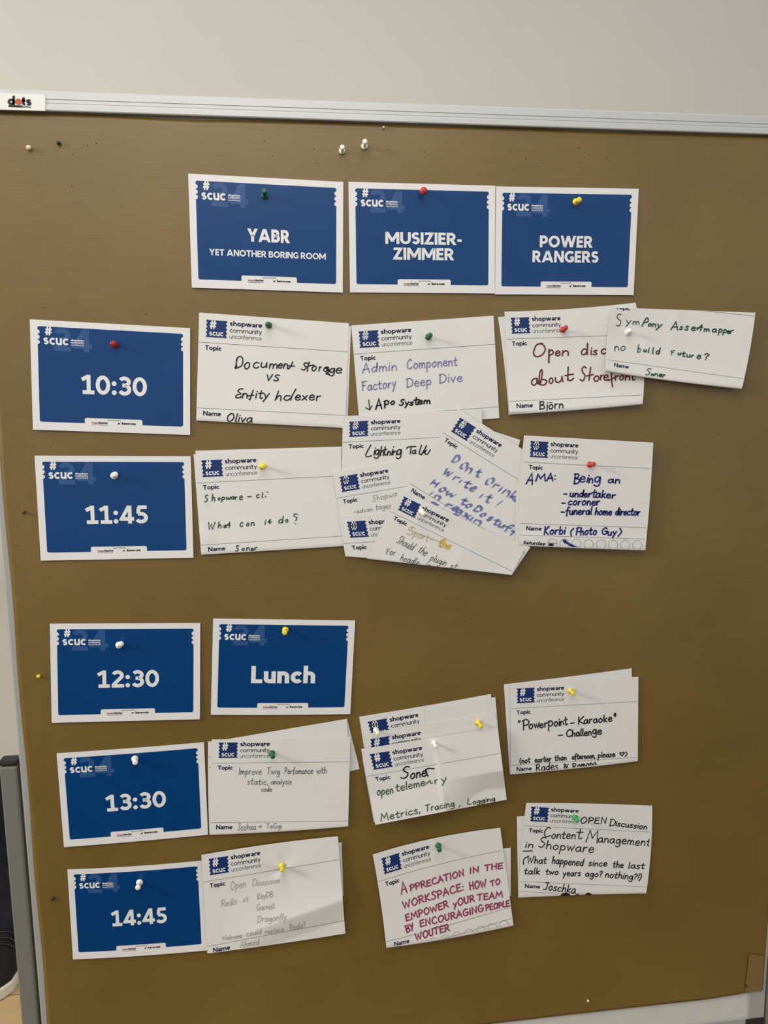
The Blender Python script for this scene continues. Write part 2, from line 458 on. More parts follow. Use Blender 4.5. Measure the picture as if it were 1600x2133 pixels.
# ------------------------------------------------------------------ handwriting (single strokes, cap height 1; 0 = angular, 1 = smooth)
HW = {
 'a': (.5, [(1, [(.45, .45), (.28, .55), (.07, .38), (.06, .12), (.2, 0), (.38, .15), (.45, .5), (.45, .14), (.53, .02)])]),
 'b': (.48, [(0, [(.1, 1), (.07, 0)]), (1, [(.07, .3), (.25, .53), (.45, .36), (.38, .06), (.2, -.01), (.07, .1)])]),
 'c': (.44, [(1, [(.42, .46), (.25, .55), (.06, .34), (.1, .06), (.28, 0), (.44, .1)])]),
 'd': (.5, [(1, [(.43, .42), (.25, .53), (.06, .3), (.12, .03), (.3, .06), (.45, .35), (.5, 1)]), (0, [(.49, .9), (.45, 0)])]),
 'e': (.46, [(1, [(.06, .28), (.42, .33), (.38, .52), (.2, .55), (.06, .3), (.12, .04), (.3, 0), (.46, .1)])]),
 'f': (.36, [(1, [(.44, .93), (.3, 1), (.2, .8), (.15, -.2)]), (0, [(.0, .5), (.38, .54)])]),
 'g': (.47, [(1, [(.44, .44), (.25, .55), (.06, .33), (.15, .05), (.35, .14), (.45, .5), (.43, -.2), (.22, -.37), (.03, -.25)])]),
 'h': (.46, [(0, [(.1, 1), (.06, 0)]), (1, [(.06, .26), (.25, .54), (.41, .4), (.43, 0)])]),
 'i': (.12, [(0, [(.09, .53), (.06, 0)]), (0, [(.12, .76), (.13, .79)])]),
 'j': (.18, [(1, [(.18, .53), (.14, -.2), (-.04, -.35)]), (0, [(.2, .76), (.21, .79)])]),
 'k': (.44, [(0, [(.1, 1), (.06, 0)]), (0, [(.42, .56), (.08, .24), (.44, 0)])]),
 'l': (.14, [(1, [(.13, 1), (.07, .12), (.14, .0)])]),
 'm': (.66, [(0, [(.07, .54), (.05, 0)]), (1, [(.05, .28), (.2, .54), (.33, .4), (.33, 0)]), (1, [(.33, .28), (.48, .54), (.61, .4), (.63, 0)])]),
 'n': (.44, [(0, [(.07, .54), (.05, 0)]), (1, [(.05, .28), (.24, .54), (.4, .4), (.42, 0)])]),
 'o': (.48, [(1, [(.26, .55), (.06, .32), (.12, .04), (.3, 0), (.46, .24), (.4, .5), (.24, .55)])]),
 'p': (.48, [(0, [(.09, .53), (.04, -.42)]), (1, [(.07, .33), (.25, .55), (.45, .36), (.35, .06), (.08, .08)])]),
 'r': (.36, [(0, [(.07, .54), (.06, 0)]), (1, [(.06, .26), (.18, .48), (.36, .53)])]),
 's': (.38, [(1, [(.38, .49), (.22, .55), (.08, .42), (.3, .22), (.32, .06), (.15, 0), (.0, .08)])]),
 't': (.38, [(1, [(.21, .88), (.16, .12), (.26, 0), (.38, .08)]), (0, [(0, .56), (.4, .6)])]),
 'u': (.48, [(1, [(.06, .53), (.05, .14), (.18, 0), (.36, .14), (.42, .53)]), (0, [(.42, .53), (.44, 0)])]),
 'v': (.42, [(0, [(.04, .53), (.19, 0), (.42, .56)])]),
 'w': (.62, [(0, [(.04, .53), (.16, 0), (.3, .42), (.45, 0), (.62, .56)])]),
 'x': (.42, [(0, [(.04, .53), (.4, 0)]), (0, [(.42, .55), (.02, 0)])]),
 'y': (.44, [(0, [(.05, .53), (.22, .1)]), (1, [(.43, .56), (.24, .05), (.05, -.4)])]),
 'A': (.6, [(0, [(0, 0), (.32, 1), (.56, 0)]), (0, [(.08, .34), (.52, .38)])]),
 'B': (.52, [(0, [(.08, 1), (.06, 0)]), (1, [(.02, .97), (.4, .96), (.42, .66), (.12, .53)]), (1, [(.12, .53), (.5, .42), (.48, .08), (.04, 0)])]),
 'C': (.58, [(1, [(.55, .84), (.36, 1), (.08, .62), (.1, .14), (.32, 0), (.58, .14)])]),
 'D': (.62, [(0, [(.1, .96), (.04, 0)]), (1, [(.0, .9), (.3, 1), (.6, .66), (.5, .18), (.04, 0)])]),
 'E': (.5, [(0, [(.5, .97), (.08, .93), (.05, .03), (.5, .03)]), (0, [(.07, .5), (.42, .53)])]),
 'F': (.5, [(0, [(.12, .95), (.07, 0)]), (0, [(.0, .9), (.55, .98)]), (0, [(.08, .5), (.4, .54)])]),
 'G': (.6, [(1, [(.52, .88), (.34, 1), (.06, .6), (.12, .1), (.36, 0), (.55, .2), (.56, .45)]), (0, [(.34, .45), (.62, .45)])]),
 'H': (.56, [(0, [(.08, 1), (.05, 0)]), (0, [(.54, 1), (.5, 0)]), (0, [(.06, .5), (.52, .54)])]),
 'I': (.14, [(0, [(.12, 1), (.05, 0)])]),
 'J': (.46, [(0, [(.1, .97), (.55, 1)]), (1, [(.38, 1), (.34, .2), (.18, 0), (.0, .08)])]),
 'K': (.54, [(0, [(.1, 1), (.05, 0)]), (0, [(.52, 1), (.08, .45), (.52, 0)])]),
 'L': (.46, [(1, [(.2, 1), (.06, .3), (.08, .04), (.46, .04)])]),
 'M': (.78, [(0, [(.02, 0), (.16, 1), (.38, .35), (.66, 1), (.74, 0)])]),
 'N': (.58, [(0, [(.05, 0), (.1, 1), (.48, .04), (.55, 1)])]),
 'O': (.66, [(1, [(.36, 1), (.08, .62), (.14, .08), (.36, 0), (.63, .4), (.54, .9), (.32, 1)])]),
 'P': (.5, [(0, [(.1, .96), (.05, 0)]), (1, [(.0, .88), (.3, 1), (.5, .76), (.38, .48), (.08, .44)])]),
 'R': (.54, [(0, [(.1, .96), (.05, 0)]), (1, [(.0, .9), (.32, 1), (.48, .76), (.36, .52), (.08, .48)]), (0, [(.2, .48), (.54, 0)])]),
 'S': (.5, [(1, [(.52, .9), (.36, 1), (.16, .84), (.22, .6), (.42, .4), (.36, .1), (.18, 0), (.0, .1)])]),
 'T': (.56, [(0, [(0, .95), (.58, 1)]), (0, [(.3, .97), (.24, 0)])]),
 'U': (.52, [(1, [(.06, 1), (.05, .25), (.2, 0), (.42, .2), (.48, 1)])]),
 'W': (.8, [(0, [(.03, .96), (.18, 0), (.38, .75), (.56, 0), (.8, 1)])]),
 'Y': (.5, [(0, [(.04, 1), (.24, .5)]), (0, [(.5, 1), (.14, 0)])]),
 'X': (.5, [(0, [(.04, 1), (.48, 0)]), (0, [(.5, 1), (.02, 0)])]),
 '-': (.36, [(0, [(0, .36), (.36, .38)])]), ',': (.1, [(0, [(.1, .08), (.02, -.14)])]), '.': (.06, [(0, [(.03, .02), (.04, .03)])]),
 ':': (.1, [(0, [(.05, .1), (.06, .11)]), (0, [(.07, .55), (.08, .56)])]), '+': (.44, [(0, [(.02, .4), (.44, .44)]), (0, [(.24, .75), (.2, .1)])]),
 '?': (.4, [(1, [(.02, .8), (.2, 1), (.4, .8), (.2, .5), (.18, .3)]), (0, [(.16, .04), (.17, .06)])]),
 '!': (.1, [(0, [(.12, 1), (.06, .3)]), (0, [(.04, .03), (.05, .05)])]), "'": (.1, [(0, [(.1, 1), (.04, .74)])]),
 '"': (.2, [(0, [(.04, 1), (.02, .74)]), (0, [(.18, 1), (.15, .74)])]), '(': (.2, [(1, [(.2, 1), (.02, .5), (.1, -.12)])]),
 ')': (.2, [(1, [(.06, 1), (.2, .5), (.0, -.14)])]),
 '&': (.6, [(1, [(.6, .9), (.3, .05), (.1, .1), (.12, .4), (.34, .7), (.2, 1), (.1, .75), (.5, 0)])]),
 '~': (.6, [(1, [(.3, .0), (.04, .5), (.12, .72), (.3, .52), (.5, .74), (.6, .5), (.3, .0)])]),
 ' ': (.34, []),
}
HW['ö'] = (.48, HW['o'][1] + [(0, [(.16, .78), (.17, .8)]), (0, [(.34, .8), (.35, .82)])])


def hand_polys(frame, w, words, slant=.08, nib=None, rnd=None, tight=1.0):
    """words (text, x0, y0, x1, y1, cap) in a zoomed crop's pixels -> polygons in photo pixels"""
    ox, oy, s = frame; out = []; rnd = rnd or random.Random(3)
    for wd_ in words:
        txt = wd_[0]
        if txt == '|':      # raw stroke : points, smooth?, width
            pts, y0, x1 = wd_[1], wd_[2], wd_[3]; out += strip([(ox + a / s, oy + b_ / s) for a, b_ in (spline(pts, 5) if y0 else pts)], (x1 or w) / s, cap='round', nib=nib)
            continue
        _, x0, y0, x1, y1, cap = wd_
        cur = 0; lay = []
        for ch in txt:
            W, S = HW[ch]; lay.append((cur, S)); cur += W + .13 * tight
        tot = max(cur - .13 * tight, .05)
        L = math.hypot(x1 - x0, y1 - y0); ux, uy = (x1 - x0) / L, (y1 - y0) / L; sx = L / tot
        for o_, S in lay:
            dy = rnd.uniform(-.03, .03); sc = rnd.uniform(.95, 1.05)
            for sm, pts in S:
                pp = []
                for a, b_ in pts:
                    X = (o_ + a) * sx + slant * b_ * cap; Y = (b_ * sc + dy) * cap
                    pp.append((ox + (x0 + ux * X + uy * Y) / s, oy + (y0 + uy * X - ux * Y) / s))
                out += strip(spline(pp, 5) if sm else pp, w / s, cap='round', nib=nib)
    return out


# ------------------------------------------------------------------ sheets of paper on the board
SHEETS = []


class Sheet:
    """a sheet whose four corners are seen at quad (photo px: TL, TR, BR, BL), standing off the board by depth(u, v)"""

    def __init__(s, name, quad, base, curl=None, bow=(0, 0, 0, 0), n=(30, 22), material='paper', thick=.0003, fold=False, parent=None):
        s.quad = quad; s.base = base; s.curl = curl; s.bow = bow
        s.H = homog([(0, 0), (1, 0), (1, 1), (0, 1)], quad); s.Hi = np.linalg.inv(s.H)
        nx, ny = n; V = []; F = []
        for j in range(ny + 1):
            for i in range(nx + 1):
                V.append(s.pt(*s.px(i / nx, j / ny)))
        for j in range(ny):
            for i in range(nx):
                a = j * (nx + 1) + i; F.append((a, a + nx + 1, a + nx + 2, a + 1))
        if fold:           # the sheet turns back on itself under its lower edge
            rows = 5; st = ny * (nx + 1)
            prev = st
            for r_ in range(1, rows + 1):
                cur = len(V)
                for i in range(nx + 1):
                    P = np.array(V[st + i]); Pu = np.array(V[st - (nx + 1) + i])
                    dn = P - Pu; dn[1] = 0; dn /= np.linalg.norm(dn)
                    D = -P[1] - max(base - .0006, .0012); rad = D / 2
                    an = math.pi * r_ / rows
                    V.append(P + dn * rad * .55 * math.sin(an) + np.array([0, rad * (1 - math.cos(an)), 0]))
                for i in range(nx):
                    F.append((prev + i, cur + i, cur + i + 1, prev + i + 1))
                prev = cur
        nf = len(F); nv = len(V); rows_t = nv // (nx + 1)
        A_ = np.array(V); G = A_.reshape(rows_t, nx + 1, 3)
        tu = np.gradient(G, axis=1); tv = np.gradient(G, axis=0); nr = np.cross(tu, tv)
        nr /= np.linalg.norm(nr, axis=2, keepdims=True)
        Bk = (G + nr * thick * (1 if nr[0, 0, 1] > 0 else -1)).reshape(-1, 3)
        V = list(A_) + list(Bk)
        F = F + [tuple(reversed([i + nv for i in q])) for q in F]
        ring = [i for i in range(nx + 1)] + [j * (nx + 1) + nx for j in range(1, rows_t)] + [(rows_t - 1) * (nx + 1) + i for i in range(nx - 1, -1, -1)] + [j * (nx + 1) for j in range(rows_t - 2, 0, -1)]
        o1 = len(V); V += [A_[i] for i in ring]; o2 = len(V); V += [Bk[i] for i in ring]
        for i in range(len(ring)):
            j = (i + 1) % len(ring); F.append((o1 + i, o1 + j, o2 + j, o2 + i))
        s.obj = mesh_obj(name, V, F, M[material], parent)
        s.obj.data.polygons.foreach_set('use_smooth', [i < 2 * nf for i in range(len(F))])
        s.parts = {}
        SHEETS.append(s)

    def warp(s, u, v):
        bt, bb, bl, br_ = s.bow
        dy = 4 * u * (1 - u) * ((1 - v) * bt + v * bb); dx = 4 * v * (1 - v) * ((1 - u) * bl + u * br_)
        return dx, dy

    def px(s, u, v):
        x, y = hmap(s.H, u, v); dx, dy = s.warp(u, v)
        return x + dx, y + dy

    def depth(s, u, v):
        return s.base + (s.curl(min(max(u, -.1), 1.1), min(max(v, -.1), 1.1)) if s.curl else 0)

    def pt(s, x, y, lift=0.0):
        u, v = hmap(s.Hi, x, y)
        return on_y(x, y, -(s.depth(u, v) + lift))

    def inside(s, x, y):
        u, v = hmap(s.Hi, x, y); return 0 <= u <= 1 and 0 <= v <= 1

    def marks(s, name, polys, material, lift=.0003, warp=False, mats=None, idx=None, clip=True, label=None):
        """polygons in photo px laid on the sheet as one printed or written part"""
        V = []; F = []; MI = []
        for k_, q in enumerate(polys):
            uv = [hmap(s.Hi, x, y) for x, y in q]
            if clip:
                e_ = .004 if warp or any(s.bow) else .001
                for h_ in ((1, 0, 1 - e_), (-1, 0, -e_), (0, 1, 1 - e_), (0, -1, -e_)):
                    uv = clip_half(uv, *h_)
                    if len(uv) < 3: break
            if len(uv) < 3: continue
            st = len(V); pts = []
            for u, v in uv:
                x, y = hmap(s.H, u, v)
                if warp:
                    dx, dy = s.warp(u, v); x += dx; y += dy
                pts.append((x, y)); V.append(s.pt(x, y, lift))
            ar = sum(pts[i][0] * pts[(i + 1) % len(pts)][1] - pts[(i + 1) % len(pts)][0] * pts[i][1] for i in range(len(pts)))
            ids = list(range(st, st + len(uv)))
            F.append(ids[::-1] if ar > 0 else ids)
            if idx: MI.append(idx[k_])
        if not F: return None
        o = mesh_obj(name, V, F, material, s.obj, mats=mats, midx=MI if idx else None)
        if label: o['label'] = label
        return o


def mm(Hm, polys):
    return [[hmap(Hm, x, y) for x, y in q] for q in polys]


def sub_line(x0, y0, x1, y1, w, n=24):
    return strip([(x0 + (x1 - x0) * i / n, y0 + (y1 - y0) * i / n) for i in range(n + 1)], w)


def bands(ys, spans, nx=10):
    out = []
    for a, b_ in zip(ys[:-1], ys[1:]):
        m_ = (a + b_) / 2
        SA, SB, SM = spans(a + 1e-6), spans(b_ - 1e-6), spans(m_)
        if len(SA) != len(SM): SA = SM
        if len(SB) != len(SM): SB = SM
        for (l0, r0), (l1, r1) in zip(SA, SB):
            for i in range(nx):
                u0, u1 = i / nx, (i + 1) / nx
                out.append([(l0 + (r0 - l0) * u0, a), (l0 + (r0 - l0) * u1, a), (l1 + (r1 - l1) * u1, b_), (l1 + (r1 - l1) * u0, b_)])
    return out


# ================================================================== SETTING
v, fc = box_geo(-8, 8, 1.5, 1.62, 0, 3.4)
structure(mesh_obj('wall_back', v, fc, M['wall']))
v, fc = box_geo(-8, 8, -.6, 1.62, -.06, 0)
structure(mesh_obj('floor', v, fc, M['floor']))
v, fc = box_geo(-8, 8, 1.485, 1.5, 0, .07)
structure(mesh_obj('baseboard_back', v, fc, M['skirting']))

# ================================================================== PINBOARD
board = tag(empty('pinboard', (.064, .02, .0)), 'mobile white pinboard with ribbed aluminium frame, covered by brown paper', 'pinboard')
box('panel', (-.515, .640, .0025, .020, .424, 1.880), M['felt'], board)
# top rail with its grooves : extruded profile
prof = [(-.0065, 1.8752), (-.0072, 1.8765), (-.0072, 1.8822), (-.0062, 1.8826), (-.0062, 1.8846), (-.0066, 1.8848), (-.0066, 1.8872),
        (-.0062, 1.8874), (-.0062, 1.8892), (-.0070, 1.8896), (-.0070, 1.8985), (-.0055, 1.9000), (.022, 1.9000), (.022, 1.8752)]
V = [(x, y, z) for x in (-.545, .664) for y, z in prof]; n = len(prof)
F = [(i, (i + 1) % n, n + (i + 1) % n, n + i) for i in range(n)] + [tuple(range(n))[::-1], tuple(range(n, 2 * n))]
o = mesh_obj('frame_rail', V, F, M['alu'], board)
V, F = box_geo(-.545, .664, .0005, .022, .400, .4255)
o = mesh_obj('frame_rail', V, F, M['alu_side'], board); o.modifiers.new('bevel', 'BEVEL').width = .002
V, F = box_geo(-.5365, -.5115, .0, .022, .402, 1.876)
o = mesh_obj('frame_rail', V, F, M['alu_side'], board); o.modifiers.new('bevel', 'BEVEL').width = .003
V, F = box_geo(.6310, .6635, .0, .022, .424, 1.876)
o = mesh_obj('frame_rail', V, F, M['alu_side'], board); o.modifiers.new('bevel', 'BEVEL').width = .002
box('corner_piece', (.628, .664, -.0005, .021, .402, .4235), M['black_plastic'], board, .002)
for sx in (-1, 1):
    xa, xb = (-.5645, -.5400) if sx < 0 else (.6655, .6920)
    p_ = box('post', (xa, xb, .0, .022, .055, .978), M['alu_dark'], board, .003)
    box('post_cap', (xa - .001, xb + .001, -.001, .023, .979, .986), M['black_plastic'], p_, .003)
    ft = box('foot', (xa - .012, xb + .012, -.28, .32, .03, .055), M['alu_dark'], board, .004)
    for yy in (-.25, .29):
        V, F = lathe([(0, 0), (.018, 0), (.02, .004), (.02, .026), (.016, .030), (0, .030)], ((xa + xb) / 2, yy, 0), (0, 0, 1))
        mesh_obj('rubber_foot', V, F, M['black_plastic'], ft, smooth=True)
    # clamp bolts holding the board
    for zz in (.55, .90):
        V, F = lathe([(0, -.02), (.006, -.02), (.006, .02), (0, .02)], ((xa + xb) / 2 - sx * .012, .02, zz), (1, 0, 0), 12)
        mesh_obj('bolt', V, F, M['steel'], board)
# white corner label with lettering
st_px = [(-40, 192.5), (94.5, 197.5), (94, 230.5), (-40, 226)]
V = []; nn = 14
for j in range(2):
    for i in range(nn + 1):
        pass
Y_ST = -.0078
outl = [(-30, 192.9), (88, 196.8), (92.5, 198.5), (94.6, 202.5), (94.2, 231.0), (-30, 227.2)]
front = [on_y(x, y, Y_ST) for x, y in outl]; back = [q + np.array([0, .0012, 0]) for q in front]
n = len(outl)
sticker = mesh_obj('corner_label', front + back, [tuple(range(n))[::-1], tuple(range(n, 2 * n))] + [(i, (i + 1) % n, n + (i + 1) % n, n + i) for i in range(n)], M['cap_plastic'], board)
HS = homog([(0, 0), (50, 0), (50, 26), (0, 26)], [(16.8, 199.0), (66.5, 200.6), (66.3, 225.6), (16.6, 223.6)])


def flat_marks(name, polys, material, Y, parent):
    V = []; F = []
    for q in polys:
        st = len(V); V += [on_y(x, y, Y) for x, y in q]
        ar = sum(q[i][0] * q[(i + 1) % len(q)][1] - q[(i + 1) % len(q)][0] * q[i][1] for i in range(len(q)))
        ids = list(range(st, st + len(q))); F.append(ids[::-1] if ar > 0 else ids)
    return mesh_obj(name, V, F, material, parent)


lt = text_polys('d', 0, 14.5, 20.5, 20, .25) + text_polys('t', 29, 37, 20.5, 19, .26) + text_polys('s', 38, 49, 20.5, 20, .27)
lt += [[(1, 20.6), (31, 20.6), (31, 25), (1, 25)]] + text_polys('office', 31.5, 48.5, 25, 3.6, .2)
flat_marks('lettering', mm(HS, lt), M['ink_black'], Y_ST - .0003, sticker)
flat_marks('red_dot', mm(HS, [disc(22, 12.8, 7.0, 24)]), mat('dot_red', (.50, .09, .055), .5), Y_ST - .0003, sticker)

# ================================================================== BROWN PAPER
def kraft_depth(x, z):
    a = noise.noise(Vector((x * 4.2, 1.7, z * 5.5))) * .5 + noise.noise(Vector((x * 9, 4.1, z * 11))) * .22
    ridge = .0006 * math.exp(-((x + .500 + .012 * math.sin(z * 9)) / .006) ** 2) * (1 / (1 + math.exp((z - 1.42) * 30)))
    return .0011 + a * .0015 + ridge


V = []; F = []; nx, ny = 200, 240
for j in range(ny + 1):
    for i in range(nx + 1):
        u, w_ = i / nx, j / ny
        xl = -.5265 + .0008 * math.sin(w_ * 31); xr = .6565 + .0006 * math.sin(w_ * 23)
        x = xl + (xr - xl) * u
        zt = 1.8742 - .0010 * (noise.noise(Vector((x * 7, .3, 0))) + .6) - .0016 * math.exp(-((x + .255) / .05) ** 2)
        zb = .4715 + .0008 * noise.noise(Vector((x * 6, 8.3, 0))) + (.006 * max(0, (x - .53) / .13) ** 1.3 if x > .53 else 0)
        z = zt + (zb - zt) * w_
        V.append((x, -max(.0002, kraft_depth(x, z)), z))
for j in range(ny):
    for i in range(nx):
        a = j * (nx + 1) + i; F.append((a, a + nx + 1, a + nx + 2, a + 1))
kraft = tag(mesh_obj('kraft_paper', V, F, M['kraft'], smooth=True), 'large sheet of brown kraft paper covering the pinboard', 'paper sheet')
md = kraft.modifiers.new('thickness', 'SOLIDIFY'); md.thickness = .0002; md.offset = -1
# old pinholes
V = []; F = []
HOLES = [(153, 321), (183, 304), (201, 299), (551, 293), (569, 325), (654, 311), (885, 317), (807, 312), (1063, 317), (1130, 341), (1207, 310), (1227, 323), (1208, 339), (1204, 309), (1095, 332), (1262, 330), (660, 340), (150, 388), (92, 640), (305, 655), (1440, 480), (70, 1240), (1495, 905), (640, 1240), (980, 1290), (1450, 1380), (690, 1500), (1180, 1900), (700, 2010), (106, 930)]
for (x, y) in HOLES:
    c = on_y(x, y, 0); r_ = .0007
    d_ = max(.0002, kraft_depth(c[0], c[2])) + .0003
    st = len(V); V += [(c[0] + r_ * math.cos(q * math.pi / 4), -d_, c[2] + r_ * math.sin(q * math.pi / 4)) for q in range(8)]
    F.append(tuple(range(st, st + 8)))
mesh_obj('pinholes', V, F, mat('pinhole_dark', (.03, .018, .007), .8), kraft)['kind'] = 'stuff'
# tape at the lower right corner
tq = [(1561, 1987), (1592, 1992), (1586, 2065), (1552, 2067)]
tp = Sheet('adhesive_tape', tq, .0031, None, n=(8, 16), material='tape', thick=.0002)
tag(tp.obj, 'short strip of tan tape on the lower right corner of the brown paper', 'tape')
SHEETS.clear()

# ================================================================== BLUE CARDS
CW, CH = 210., 148.


def panel_spans(y):
    L0, R0, T0, B0, r = 9.3, 200.3, 8.3, 136.6, 2.6
    l, r_ = L0, R0
    for c in (15.6, 22.4, 29.2):
        if abs(y - c) < 2.9:
            b_ = math.sqrt(2.9 ** 2 - (y - c) ** 2); l = max(l, L0 + b_ * .95); r_ = min(r_, R0 - b_ * .95)
    for e_, s_ in ((T0, 1), (B0, -1)):
        q = (y - e_) * s_
        if 0 <= q < r:
            k_ = r - math.sqrt(max(0, r * r - (r - q) ** 2)); l = max(l, L0 + k_); r_ = min(r_, R0 - k_)
    tt, tl, tr = 129.2, 68., 145.; tr_ = 2.4
    if y > tt:
        q = y - tt; k_ = tr_ - math.sqrt(max(0, tr_ ** 2 - (tr_ - q) ** 2)) if q < tr_ else 0
        return [(l, tl + k_), (tr - k_, r_)]
    return [(l, r_)]


PANEL_YS = sorted(set([8.3 + .35 * i for i in range(9)] + [12.5 + .33 * i for i in range(61)] + [34 + 5 * i for i in range(19)] + [129.2 + .3 * i for i in range(9)] + [134.0 + .32 * i for i in range(9)] + [136.6]))
PANEL = bands(PANEL_YS, panel_spans, 12)
CARD_LOGO = text_polys('#', 18.4, 28.2, 19.8, 11.4, .2) + text_polys('scuc', 16.8, 48.8, 32.2, 13.4, .19)
CARD_LOGO += text_polys('shopware', 52, 69, 26.2, 2.9, .24) + text_polys('community', 52, 69, 29.2, 2.7, .18) + text_polys('unconference', 52, 69, 32.2, 2.5, .13)
GHOST = text_polys('24', 29, 79.5, 40.2, 30.8, .21)
SP = [(text_polys('sponsored by', 98, 116, 132.2, 1.7, .15), 1), (text_polys('max', 77, 85, 136.8, 3.0, .18), 0), (text_polys('cluster', 85.4, 98.5, 136.8, 3.2, .24), 2),
      ([[(77, 138), (98.5, 138), (98.5, 138.5), (77, 138.5)]], 1), ([[(111, 136.4), (113.2, 135.2), (115.6, 134.6), (113.4, 136.9)], [(112, 134.4), (114, 135.4), (113, 136.6)]], 2),
      (text_polys('basecom', 117.2, 136, 136.8, 3.4, .26), 2)]
SPONSOR = [q for P, _ in SP for q in P]; SP_IDX = [i for P, i in SP for _ in P]


def card(label, quad, base, titles, curl, bow=(0, 0, 0, 0), group=None):
    S = Sheet('blue_card', quad, base, curl, bow, material='card', thick=.0004)
    tag(S.obj, label, 'card', group)
    Hc = homog([(0, 0), (CW, 0), (CW, CH), (0, CH)], quad)
    S.marks('blue_panel', mm(Hc, PANEL), M['blue'], .00022, True)
    S.marks('pale_numerals', mm(Hc, GHOST), M['blue_light'], .00032, True)
    S.marks('logo_lettering', mm(Hc, CARD_LOGO), M['white_print'], .00042, True)
    T = []
    for tx, x0, x1, bs, cap, wt in titles:
        T += text_polys(tx, x0, x1, bs, cap, wt)
    S.marks('title_lettering', mm(Hc, T), M['white_print'], .00042, True)
    S.marks('sponsor_line', mm(Hc, SPONSOR), None, .00022, True, mats=[M['red_print'], M['tiny'], M['ink_black']], idx=SP_IDX)
    return S


def flatcurl(a=.0012, b_=.0008, c=.0):
    return lambda u, v: a * v * v + b_ * (2 * u - 1) ** 2 * (.4 + .6 * v) + c * (1 - v) * (2 * u - 1) ** 2


ROOM = 'blue cards naming the columns'; TIME = 'blue time cards'
card('blue card, first in the top row, large and small white capitals, green pin',
     [(392, 361.5), (715.2, 379), (714.2, 609.5), (399.5, 599)], .0024,
     [('YABR', 77.3, 135.4, 84.0, 17.2, .235), ('YET ANOTHER BORING ROOM', 25.0, 185.8, 104.2, 8.6, .20)], flatcurl(.001, .0006), group=ROOM)
card('blue card reading MUSIZIER-ZIMMER in white, middle of the top row, held by a red pin',
     [(725.9, 378.6), (1032.2, 386.8), (1030.7, 611.4), (729.2, 609)], .0024,
     [('MUSIZIER-', 51, 161, 81.7, 16.4, .215), ('ZIMMER', 62, 150, 102.8, 16.4, .215)], flatcurl(.0008, .0005), group=ROOM)
card('blue card with white capitals, last in the top row, yellow pin',
     [(1033.6, 388.2), (1330.8, 393.1), (1320.1, 614.8), (1031.3, 613)], .0024,
     [('POWER', 65.5, 144.5, 81.8, 16.3, .22), ('RANGERS', 55, 154, 102.6, 16.3, .22)], flatcurl(.001, .0006), group=ROOM)
card('blue card reading 10:30 in white, topmost of the time cards down the left',
     [(62, 665), (396, 683.5), (396, 906), (68.5, 894.9)], .0024, [('10:30', 64.5, 151.5, 96.6, 26.2, .2)], flatcurl(.0012, .0006), group=TIME)
card('blue card reading 11:45 in white, left of the green-inked note',
     [(71.9, 949.1), (397.3, 950.3), (403.1, 1161.8), (84.8, 1167.8)], .0024, [('11:45', 63, 148, 96.4, 26, .2)], flatcurl(.0012, .0006), group=TIME)
card('blue card reading 12:30 in white, left of the lunch card',
     [(103.8, 1299.1), (417.2, 1297.8), (416.4, 1498.2), (107.6, 1505.7)], .0024, [('12:30', 64, 151, 96.6, 26.2, .2)], flatcurl(.0012, .0006), group=TIME)
card('blue card reading Lunch in white, held by a yellow pin right of 12:30',
     [(444, 1288.5), (740, 1292.4), (729.7, 1487.5), (439.1, 1488.9)], .0024, [('Lunch', 57.8, 153.6, 98.3, 26.6, .225)], flatcurl(.0012, .0006), bow=(0, 1, 0, 0))
card('blue card reading 13:30 in white, under the 12:30 card',
     [(117.8, 1569.2), (425, 1546.1), (433.4, 1738.7), (133.1, 1764.7)], .0024, [('13:30', 64, 151, 96.6, 26.2, .2)], flatcurl(.0016, .0008), bow=(1, 1, 0, 0), group=TIME)
card('blue card reading 14:45 in white, lowest of the time cards down the left',
     [(140.2, 1811.3), (424, 1792.5), (433.5, 1979.5), (152, 1998.5)], .0024, [('14:45', 63, 149, 96.6, 26, .2)], flatcurl(.0022, .001), bow=(2.5, 2, 0, 0), group=TIME)

# ================================================================== WHITE NOTES
TICKET = []
def ticket_spans(y):
    L0, R0 = 9.9, 38.6; l, r_ = L0, R0
    for c in (13.2, 18.6, 24.0, 29.4):
        if abs(y - c) < 1.75:
            b_ = math.sqrt(1.75 ** 2 - (y - c) ** 2); l = L0 + b_ * .9; r_ = R0 - b_ * .9
    return [(l, r_)]


TICKET = bands([9.2 + .34 * i for i in range(71)], ticket_spans, 3)
TLOGO = text_polys('#', 14.2, 24.4, 21.6, 12.0, .19) + text_polys('scuc', 14.4, 33.8, 30.9, 8.2, .18)
TLOGO += [disc(17.4, 15.6, 1.0, 8), disc(21.4, 15.2, 1.0, 8)]
HEAD_B = text_polys('shopware', 42.3, 87.2, 15.2, 6.9, .185)
HEAD_M = text_polys('community', 42.3, 87.2, 24.6, 6.5, .115)
HEAD_L = text_polys('unconference', 42.3, 87.0, 33.2, 6.1, .08)


